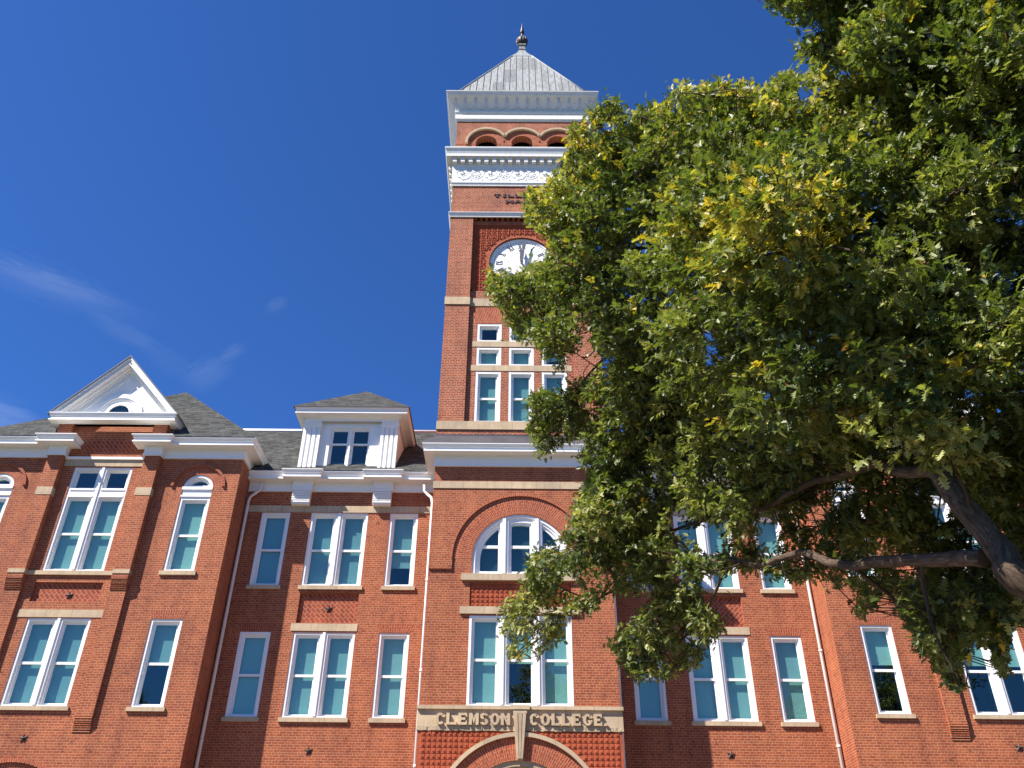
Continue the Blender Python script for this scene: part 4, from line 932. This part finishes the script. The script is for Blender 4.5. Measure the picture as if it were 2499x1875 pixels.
def inside(poly, u, v):
    u = np.asarray(u, float); v = np.asarray(v, float); r = np.zeros(u.shape, bool)
    for i in range(len(poly)):
        (x0, y0), (x1, y1) = poly[i], poly[(i + 1) % len(poly)]
        c = ((y0 > v) != (y1 > v)); t = (v - y0) / ((y1 - y0) if y1 != y0 else 1e-9); r ^= c & (u < x0 + t * (x1 - x0))
    return r
def crown_ok(u, v):
    ok = inside(OUT, u, v)
    for h in HOLES: ok &= ~inside(h, u, v)
    return ok
DP = np.array([(1200,660,16.2),(1300,400,15.6),(1250,1550,15.2),(1500,300,14.2),(1600,1600,13.8),(1700,250,12.6),(1560,1000,13.4),(1520,650,13.2),(1780,720,9.3),(1890,580,8.1),(2000,860,8.5),(2180,150,11.6),(2000,100,12.6),(2450,100,11.0),(2300,600,9.8),(2400,950,8.9),(2300,1500,10.6),(2450,1250,10.4),(2100,1350,11.4),(1800,1300,12.0),(1480,1350,14.2),(2800,800,9.0),(2750,1500,9),(2800,-200,12),(2200,-300,13.5),(1350,1050,15.4)], float)
def depth(u, v):
    u = np.asarray(u, float); v = np.asarray(v, float)
    w = 1 / (((u[..., None] - DP[:, 0]) ** 2 + (v[..., None] - DP[:, 1]) ** 2) / 1e4 + .25) ** 1.6
    return (w * DP[:, 2]).sum(-1) / w.sum(-1)
LIMBS_SEEN = [[(2520,1440),(2440,1345),(2340,1222),(2272,1130),(2200,1030),(2140,955)], [(2400,1362),(2250,1368),(2080,1378),(1960,1358),(1770,1364)], [(2048,1163),(1917,1207)], [(2337,690),(2173,598)]]
def near_limb(u, v):
    m = 1e9
    for L_ in LIMBS_SEEN:
        for (x0, y0), (x1, y1) in zip(L_, L_[1:]):
            dx, dy = x1 - x0, y1 - y0; tt = min(1, max(0, ((u - x0) * dx + (v - y0) * dy) / (dx * dx + dy * dy)))
            m = min(m, math.hypot(u - x0 - tt * dx, v - y0 - tt * dy))
    return m
BARK = None
def bark_mat():
    m, nt, b = new_mat('oak_bark')
    tc = N(nt, 'ShaderNodeTexCoord'); mp = N(nt, 'ShaderNodeMapping'); mp.inputs['Scale'].default_value = (9, 3.2, 1); L(nt, tc.outputs['UV'], mp.inputs[0])
    n1 = N(nt, 'ShaderNodeTexNoise', Scale=2.2, Detail=8.0, Roughness=.72, Distortion=.4); L(nt, mp.outputs[0], n1.inputs[0])
    n2 = N(nt, 'ShaderNodeTexNoise', Scale=0.9, Detail=3.0); L(nt, tc.outputs['Object'], n2.inputs[0])
    r1 = ramp(nt, n1.outputs[0], [(.3, (.030, .021, .015)), (.52, (.105, .074, .052)), (.74, (.25, .205, .16))])
    r2 = ramp(nt, n2.outputs[0], [(.35, (.75, .7, .65)), (.65, (1.35, 1.3, 1.25))])
    L(nt, mixc(nt, 1.0, r1.outputs[0], r2.outputs[0], 'MULTIPLY'), b.inputs['Base Color']); b.inputs['Roughness'].default_value = .9; b.inputs['Specular IOR Level'].default_value = .2
    bp = N(nt, 'ShaderNodeBump'); bp.inputs['Strength'].default_value = 1.0; bp.inputs['Distance'].default_value = .04
    L(nt, n1.outputs[0], bp.inputs['Height']); L(nt, bp.outputs[0], b.inputs['Normal']); return m
BARK = bark_mat()
def leaf_mat():
    m, nt, b = new_mat('oak_leaf')
    at = N(nt, 'ShaderNodeAttribute', attribute_name='leaf_tint')
    L(nt, at.outputs['Color'], b.inputs['Base Color'])
    b.inputs['Roughness'].default_value = .50; b.inputs['Specular IOR Level'].default_value = .42
    out = nt.nodes['Material Output']
    tl = N(nt, 'ShaderNodeBsdfTranslucent')
    br = mixc(nt, 1.0, at.outputs['Color'], (1.5, 1.7, .6), 'MULTIPLY'); L(nt, br, tl.inputs[0])
    mx = N(nt, 'ShaderNodeMixShader'); mx.inputs[0].default_value = .28
    L(nt, b.outputs[0], mx.inputs[1]); L(nt, tl.outputs[0], mx.inputs[2]); L(nt, mx.outputs[0], out.inputs[0]); return m
LEAF = leaf_mat()

oak = thing('oak_tree', 'big oak with green and yellowing leaves reaching in front of the brick tower', 'tree')
limbs = MB(); NODES = []          # (point, radius) of everything a twig can grow from
def smooth(pts, k=6):
    pts = [np.array(p, float) for p in pts]; out = []
    P = [2 * pts[0] - pts[1]] + pts + [2 * pts[-1] - pts[-2]]
    for i in range(1, len(P) - 2):
        for j in range(k):
            t = j / k; a, b, c, d = P[i - 1], P[i], P[i + 1], P[i + 2]
            out.append(.5 * ((2 * b) + (c - a) * t + (2 * a - 5 * b + 4 * c - d) * t * t + (3 * b - 3 * c + d - a) * t ** 3))
    out.append(pts[-1]); return out
def limb(mb, pts, r0, r1, n=10, wob=.03):
    S = smooth(pts); k = len(S)
    W_ = rng.normal(0, 1, (k + 8, 3)); W_ = np.array([W_[i:i + 9].mean(0) for i in range(k)]) * 2.2 * wob
    for i in range(1, k - 1): S[i] = S[i] + W_[i] * min(1, 8 * r0)
    rr_ = [r0 + (r1 - r0) * (i / (k - 1)) ** .8 for i in range(k)]
    rr_ = [r * (1 + .06 * math.sin(i * .9 + r0 * 40) * math.sin(i * .37)) for i, r in enumerate(rr_)]
    mb.tube(S, rr_, n)
    for p, r in zip(S, rr_): NODES.append((p, r))
    return S
V = lambda u, v, d: ray(u, v, d)
p1 = V(2520, 1440, 7.9); FORK = np.array([5.6, -23.4, 2.7]); FOOT = np.array([6.0, -23.6, 0])
mbT = MB(); limb(mbT, [FOOT + (.1, 0, -.3), FOOT, (FOOT + FORK) / 2 + (.03, 0, 0), FORK], .62, .42, 16)
limb(mbT, [FORK - (0, 0, .3), FORK + (-.25, .1, .5), p1, V(2440,1345,8.1), V(2340,1222,8.5), V(2272,1130,8.9), V(2200,1030,9.4), V(2140,955,9.9), V(2080,860,10.5), V(2010,755,11.2), V(1930,690,12), V(1850,650,12.6)], .145, .04, 16)
trunk2 = limb(mbT, [FORK - (0, 0, .2), FORK + (.1, .3, 1.0), V(2680,1000,8.8), V(2590,640,9.9), V(2515,400,11.0), V(2462,238,11.8), V(2430,90,12.5), V(2400,-60,13.2), V(2360,-250,14)], .24, .05, 14)
mbT.build('trunk', BARK, oak)
limb(limbs, [V(2400,1362,8.15), V(2330,1364,8.5), V(2250,1368,8.9), V(2160,1372,9.4), V(2080,1378,9.8), V(2020,1370,10.2), V(1960,1358,10.7), V(1900,1366,11.2), V(1850,1378,11.6), V(1770,1364,12.2), V(1640,1390,13.3), V(1500,1440,14.4), V(1390,1490,15.3)], .075, .02)
limb(limbs, [V(2600,820,8.7), V(2520,760,9.1), V(2430,728,9.5), V(2337,690,9.9), V(2173,598,10.6), V(2053,538,11.3), V(2002,500,11.7), V(1930,440,12.4), V(1850,380,13.2)], .12, .03)
limb(limbs, [V(2010,755,11.2), V(1900,715,12.0), V(1800,690,12.7), V(1684,640,13.5), V(1655,590,13.9), V(1618,545,14.3), V(1570,513,14.8), V(1480,500,15.4), V(1380,520,16.2)], .085, .015)
limb(limbs, [V(2285,1150,8.85), V(2200,1150,9.3), V(2140,1130,9.7), V(2048,1163,10.3), V(1980,1180,10.8), V(1917,1207,11.3), V(1851,1246,11.9), V(1700,1275,13), V(1560,1330,14)], .065, .02)
limb(limbs, [V(1770,1366,12.2), V(1748,1440,12.6), V(1700,1520,13.0), V(1640,1580,13.5), V(1580,1610,13.9)], .03, .01, 6)
limb(limbs, [V(1684,640,13.5), V(1620,720,14.1), V(1560,800,14.7), V(1450,900,15.5), V(1370,1000,16.0)], .05, .012, 8)
limb(limbs, [V(1655,590,13.9), V(1540,610,14.9), V(1420,640,15.8), V(1270,690,16.8)], .045, .01, 8)
limb(limbs, [V(1655,1350,13.2), V(1600,1200,13.8), V(1540,1120,14.4), V(1450,1100,15.2)], .04, .01, 8)
limb(limbs, [V(2250,1368,8.9), V(2260,1450,8.9), V(2290,1560,8.8), V(2330,1640,8.8)], .03, .008, 6)
limb(limbs, [V(2430,728,9.5), V(2300,520,10.6), V(2200,330,11.8), V(2120,180,12.7), V(2030,60,13.6)], .09, .02)
limb(limbs, [V(2053,538,11.3), V(1960,380,12.6), V(1860,300,13.6)], .06, .015, 8)
limb(limbs, [V(2140,955,9.9), V(2000,900,10.9), V(1880,890,11.8), V(1760,940,12.8), V(1640,1000,13.8)], .07, .015, 8)
limb(limbs, [V(2462,238,11.8), V(2330,60,12.4), V(2200,-60,12.9), V(2020,-120,14)], .09, .02, 8)
# a pale bare twig hanging in the crown
limb(limbs, [V(2020,760,9.4), V(1990,800,9.5), V(1975,840,9.55), V(1935,870,9.6), V(1908,905,9.65), V(1896,960,9.7), V(1890,1030,9.75)], .022, .007, 6, .01)
limb(limbs, [V(1912,897,9.65), V(1885,850,9.8), V(1905,828,9.7), V(1930,830,9.6)], .012, .005, 5, .01)

# boughs: drooping leafy masses, each fed by a curved branch
nodeP = np.array([p for p, _ in NODES]); nodeR = np.array([r for _, r in NODES])
boughs = []; tries = 0
def okpt(u, v): return bool(crown_ok(np.array([u]), np.array([v]))[0])
while len(boughs) < 1000 and tries < 36000:
    tries += 1
    u, v = rng.uniform(1180, 2850), rng.uniform(-400, 1690)
    if not okpt(u, v): continue
    layer = 0 if rng.random() < .5 else 1
    d = float(depth(u, v)) + (rng.normal(0, .35) if layer == 0 else rng.uniform(.9, 3.4))
    sp = bool(inside(SPARSE, [u], [v])[0])
    if layer and v > 1380 and u < 2150: continue
    if layer and u < 1480 and rng.random() < .4: continue
    if sp and (rng.random() < .30): continue
    nl_ = near_limb(u, v)
    if nl_ < 75:
        if rng.random() < .35: continue
        d = 7.7 + rng.random() * .4 if (rng.random() < .10 and 2100 < u < 2400 and v < 1120) else max(d, float(depth(u, v))) + 1.3
    rad = rng.uniform(.25, .56) * (d / 12) ** .6
    if sp: rad *= .75
    P = ray(u, v, d); pxr = rad * F_PX / d
    if any(l == layer and np.linalg.norm(P - q) < (rad + r) * .68 for q, r, l in boughs): continue
    a = np.linspace(0, 2 * PI, 10)[:-1]
    for _ in range(6):
        if crown_ok(u + pxr * .75 * np.cos(a), v + pxr * .55 * np.sin(a)).mean() > .86: break
        rad *= .8; pxr *= .8
    if rad < .14: continue
    boughs.append((P, rad, layer))
NB_MAIN = len(boughs)
# small tufts along the ragged edge
per = []
for i in range(len(OUT)):
    a, b = np.array(OUT[i], float), np.array(OUT[(i + 1) % len(OUT)], float); l = np.linalg.norm(b - a)
    n_ = np.array([-(b - a)[1], (b - a)[0]]) / max(l, 1e-6)
    for t in np.arange(0, l, 15): per.append((a + (b - a) * (t + 7) / l, n_))
for q, n_ in per:
    for sgn in (1,):
        inn = q + n_ * 14
        if not crown_ok(np.array([inn[0]]), np.array([inn[1]]))[0]: inn = q - n_ * 14
        if not crown_ok(np.array([inn[0]]), np.array([inn[1]]))[0]: continue
        u, v = inn
        if u > 2560 or v < -60: continue
        d = depth(u, v) + rng.normal(.2, .5); boughs.append((ray(u, v, d), rng.uniform(.10, .2), 2))
twigs = MB()
leafP = []; leafX = []; leafN = []; leafS = []; leafC = []
SUNV = np.array([-1.7, -1.0, 2.4]); SUNV /= np.linalg.norm(SUNV)
GREEN = np.array([[.036, .056, .015], [.068, .096, .022], [.122, .150, .036], [.21, .22, .056], [.36, .35, .12]])
YEL = np.array([[.42, .34, .04], [.58, .40, .035], [.50, .42, .09]])
YZONES = [(1870, 560, 150, 60, .75), (1985, 610, 80, 60, .35), (1350, 470, 75, 80, .42), (1395, 360, 50, 70, .5), (2040, 165, 60, 60, .25), (1900, 260, 130, 70, .22), (2190, 260, 90, 70, .28), (1250, 680, 60, 40, .3), (2400, 935, 50, 50, .5), (1680, 270, 200, 60, .12), (1480, 420, 110, 90, .10), (1340, 1590, 110, 60, .08)]
def ytint(u, v):
    y = .012
    for a, b, c, e, s in YZONES: y += s * math.exp(-((u - a) / c) ** 2 - ((v - b) / e) ** 2)
    return y
def unit(x): return x / (np.linalg.norm(x) + 1e-9)
trunk_c = np.array([5.4, -22.5, 7.5])
for bi, (P, rad, layer) in enumerate(boughs):
    u, v = proj(P); dist = np.linalg.norm(P - CAM)
    # feed branch
    dd = np.linalg.norm(nodeP - P, axis=1) + np.where(nodeR < .012, .4, 0); j = int(np.argmin(dd)); Q = nodeP[j]
    if dd[j] > .12:
        if dd[j] < 4.5:
            mid = (P + Q) / 2 + rng.normal(0, .08, 3) * dd[j] + np.array([0, 0, -.04 * dd[j]])
            r0 = min(nodeR[j] * .7, .008 + .014 * dd[j]) if layer < 2 else .007
            S = smooth([Q, Q * .66 + P * .34 + (mid - (P + Q) / 2) * .8, mid * .7 + P * .3, P], 3); twigs.tube(S, list(np.linspace(max(r0, .006), .006, len(S))), 5, caps=False)
            if layer < 2:
                nodeP = np.vstack([nodeP, S[len(S) // 3:]]); nodeR = np.concatenate([nodeR, np.full(len(S) - len(S) // 3, .02)])
    ns = max(3, int((92 if layer == 0 else 60) * (rad / .55) ** 2)) if layer < 2 else 3
    out = unit(P - trunk_c)
    yb_ = ytint(u, v); tone = np.clip(rng.normal(.45 if layer else .5, .16), .05, .95)
    # spray anchors sit towards the outer and upper skin of the mass
    q = rng.normal(0, 1, (ns, 3)); q /= np.linalg.norm(q, axis=1)[:, None]; q *= rng.random((ns, 1)) ** .55; q[:, 2] *= .72
    A = P + q * rad
    dv = q * .8 + out * .4 + np.array([0, 0, .15]) + rng.normal(0, .35, (ns, 3)); dv /= np.linalg.norm(dv, axis=1)[:, None]
    ln = rng.uniform(.12, .30, ns)
    if layer == 0:
        for s_ in range(0, ns, 2): twigs.tube([P + (A[s_] - P) * .35, A[s_], A[s_] + dv[s_] * ln[s_] * .6], [.006, .005, .003], 4, caps=False)
    st = np.clip(tone + rng.normal(0, .12, ns), 0, 1); yel = rng.random(ns) < yb_
    nl = 10 if layer < 2 else 9
    k_ = np.tile(np.arange(nl) / nl, ns); si = np.repeat(np.arange(ns), nl); m_ = len(si)
    ax = dv[si] * (.25 + .6 * k_)[:, None] + rng.normal(0, .62, (m_, 3)) + np.array([0, 0, -.12]); ax /= np.linalg.norm(ax, axis=1)[:, None]
    nn = np.array([0, 0, 1.]) * .45 + SUNV * .85 + rng.normal(0, .46, (m_, 3)); nn -= ax * (nn * ax).sum(1)[:, None]; nn /= np.linalg.norm(nn, axis=1)[:, None]
    g_ = np.clip(st[si] + rng.normal(0, .10, m_), 0, .999) * (len(GREEN) - 1); i0 = g_.astype(int); fr_ = (g_ - i0)[:, None]
    col = GREEN[i0] * (1 - fr_) + GREEN[i0 + 1] * fr_
    isy = yel[si] | (rng.random(m_) < yb_ * .2)
    col = np.where(isy[:, None], col * .25 + YEL[rng.integers(0, 3, m_)] * rng.uniform(.55, .9, (m_, 1)), col)
    isb = (rng.random(m_) < .004) & ~isy; col[isb] = (.20, .09, .035)
    leafP.append(A[si] + dv[si] * (ln[si] * k_ ** .7)[:, None] + rng.normal(0, .015, (m_, 3))); leafX.append(ax); leafN.append(nn); leafS.append(rng.uniform(.07, .128, m_)); leafC.append(col)
leafP, leafX, leafN, leafS, leafC = map(np.concatenate, (leafP, leafX, leafN, leafS, leafC))
uu, vv = proj(leafP + leafX * leafS[:, None] * .6)
keep = crown_ok(uu + rng.normal(0, 9, len(uu)), vv + rng.normal(0, 9, len(uu))) | (rng.random(len(uu)) < .004) | (uu > 2520) | (vv < -20)
leafP, leafX, leafN, leafS, leafC = (a[keep] for a in (leafP, leafX, leafN, leafS, leafC))
# lobed leaf: two half blades folded along the midrib, curling at the tip
half = np.array([(0, .015), (.10, .05), (.20, .21), (.29, .075), (.41, .36), (.52, .10), (.65, .33), (.74, .085), (.87, .17), (1.0, .0)])
nh = len(half); n = len(leafP)
leafY = np.cross(leafN, leafX)
fold = rng.uniform(.15, .55, n); curl = rng.normal(.12, .14, n); wid = rng.uniform(.9, 1.15, n)
verts = np.zeros((n, 2 * nh, 3), np.float32)
for sgi, sg in enumerate((1, -1)):
    for i, (a, b) in enumerate(half):
        z = b * fold - curl * a * a
        verts[:, sgi * nh + i] = leafP + leafS[:, None] * (leafX * a + leafY * (sg * b * wid)[:, None] + leafN * z[:, None])
# faces: strip of quads between midrib points is avoided: each half is one polygon fan
mid0, mid1 = 0, nh - 1
me = bpy.data.meshes.new('crown')
loops = []; order = list(range(nh)); order2 = [nh + i for i in reversed(range(nh))]
tri = np.array(order + order2, np.int32)
L_idx = (np.arange(n, dtype=np.int32)[:, None] * (2 * nh) + tri[None]).ravel()
me.vertices.add(n * 2 * nh); me.vertices.foreach_set('co', verts.ravel())
me.loops.add(len(L_idx)); me.loops.foreach_set('vertex_index', L_idx)
me.polygons.add(2 * n); me.polygons.foreach_set('loop_start', np.arange(2 * n, dtype=np.int32) * nh)
me.polygons.foreach_set('loop_total', np.full(2 * n, nh, np.int32))
ca = me.color_attributes.new('leaf_tint', 'FLOAT_COLOR', 'POINT')
cc = np.ones((n, 2 * nh, 4), np.float32); cc[:, :, :3] = leafC[:, None, :]; ca.data.foreach_set('color', cc.ravel())
me.update(calc_edges=True); me.validate()
me.materials.append(LEAF)
crown = bpy.data.objects.new('crown', me); COL.objects.link(crown); crown.parent = oak
limbs.build('limb', BARK, oak); twigs.build('twig', BARK, oak)
# two more oaks across the lawn, seen only as reflections in the lower panes
oak['group'] = 'oak trees on the lawn'
for (tx, ty, rz, sc, lab) in ((-36, -46, 2.3, 1.45, 'oak mirrored darkly in the lower pane of the left single window'), (27, -49, -1.2, 1.5, 'oak mirrored darkly in the lower panes of the right pavilion windows')):
    c = oak.copy(); COL.objects.link(c); c['label'] = lab
    c.matrix_world = Matrix.Translation((tx, ty, 0)) @ Matrix.Rotation(rz, 4, 'Z') @ Matrix.Scale(sc, 4) @ Matrix.Translation((-6.0, 23.6, 0))
    for ch in list(oak.children):
        d = ch.copy(); COL.objects.link(d); d.parent = c


# ------------------------------------------------------------------ light
SUN = Vector((-1.7, -1.0, 2.4)).normalized()
sd = bpy.data.lights.new('sun', 'SUN'); so = bpy.data.objects.new('sun', sd); COL.objects.link(so)
sd.energy = 5.0; sd.angle = math.radians(.53); sd.color = (1.0, .94, .86)
so.rotation_euler = SUN.to_track_quat('Z', 'Y').to_euler()
world = bpy.data.worlds.new('World'); scene.world = world; world.use_nodes = True
nt = world.node_tree; bg = nt.nodes['Background']
sky = N(nt, 'ShaderNodeTexSky', sky_type='NISHITA'); sky.sun_disc = False
sky.sun_elevation = math.asin(SUN.z); sky.sun_rotation = math.atan2(SUN.x, SUN.y) % (2 * PI)
sky.altitude = 300; sky.air_density = 0.9; sky.dust_density = 0.0; sky.ozone_density = 6.0
bg.inputs[1].default_value = 0.05
L(nt, sky.outputs[0], bg.inputs[0])
skyc = mixc(nt, 1.0, sky.outputs[0], (.52, .93, 1.50), 'MULTIPLY')
# faint wisps of high cloud low in the sky to the left
geo = N(nt, 'ShaderNodeTexCoord')
total = None
def wisp(u0, v0, u1, v1, width, amp, scale):
    global total
    a, b = ray(u0, v0, 1) - CAM, ray(u1, v1, 1) - CAM; c = (a + b) / 2; c /= np.linalg.norm(c)
    ex = (b - a); hl = np.linalg.norm(ex) / 2; ex /= np.linalg.norm(ex); ey = np.cross(c, ex); ey /= np.linalg.norm(ey)
    def dot(vec):
        d = N(nt, 'ShaderNodeVectorMath', operation='DOT_PRODUCT'); L(nt, geo.outputs['Generated'], d.inputs[0]); d.inputs[1].default_value = tuple(vec); return d.outputs['Value']
    def mth(op, x, y=None, clamp=False):
        m_ = N(nt, 'ShaderNodeMath', operation=op, use_clamp=clamp)
        for s_, w_ in ((0, x), (1, y)):
            if w_ is None: continue
            if isinstance(w_, (int, float)): m_.inputs[s_].default_value = w_
            else: L(nt, w_, m_.inputs[s_])
        return m_.outputs[0]
    px = mth('DIVIDE', mth('SUBTRACT', dot(ex), float(c.dot(ex))), float(hl)); py = mth('DIVIDE', mth('SUBTRACT', dot(ey), float(c.dot(ey))), float(width))
    cmb = N(nt, 'ShaderNodeCombineXYZ'); L(nt, mth('MULTIPLY', px, float(hl / width * .16)), cmb.inputs[0]); L(nt, py, cmb.inputs[1]); cmb.inputs[2].default_value = u0 * .013
    nz = N(nt, 'ShaderNodeTexNoise', Scale=scale, Detail=7.0, Roughness=.62, Distortion=1.2); L(nt, cmb.outputs[0], nz.inputs[0])
    off = mth('MULTIPLY', mth('SUBTRACT', nz.outputs[0], .5), 1.6)
    py2 = mth('ADD', py, off)
    r2 = mth('ADD', mth('MULTIPLY', px, px), mth('MULTIPLY', py2, py2))
    fal = mth('MAXIMUM', mth('SUBTRACT', 1.0, r2), 0.0)
    front = mth('GREATER_THAN', dot(c), .2)
    f_ = mth('MULTIPLY', mth('MULTIPLY', mth('POWER', fal, 1.6), mth('MULTIPLY', nz.outputs[0], 2 * amp)), front)
    total = f_ if total is None else mth('ADD', total, f_)
for a in [(-200, 575, 400, 800, .026, .032, 2.4), (-60, 625, 320, 755, .013, .036, 3.2), (200, 760, 400, 860, .012, .03, 3.0), (300, 800, 520, 960, .016, .015, 2.6), (450, 950, 580, 870, .022, .032, 2.6), (530, 880, 605, 840, .010, .034, 3.0), (640, 760, 710, 730, .010, .03, 2.4), (-160, 1000, 120, 1060, .035, .09, 1.6)]: wisp(*a)
mixn = N(nt, 'ShaderNodeMix', data_type='RGBA', clamp_factor=True)
L(nt, total, mixn.inputs[0]); L(nt, skyc, mixn.inputs[6]); mixn.inputs[7].default_value = (9.0, 10.0, 11.5, 1)
L(nt, mixn.outputs[2], bg.inputs[0])


scene.view_settings.view_transform = 'Standard'; scene.view_settings.look = 'None'; scene.view_settings.gamma = 1
scene.view_settings.exposure = 1.25
scene.render.engine = 'CYCLES'
scene.cycles.max_bounces = 8; scene.cycles.transparent_max_bounces = 12
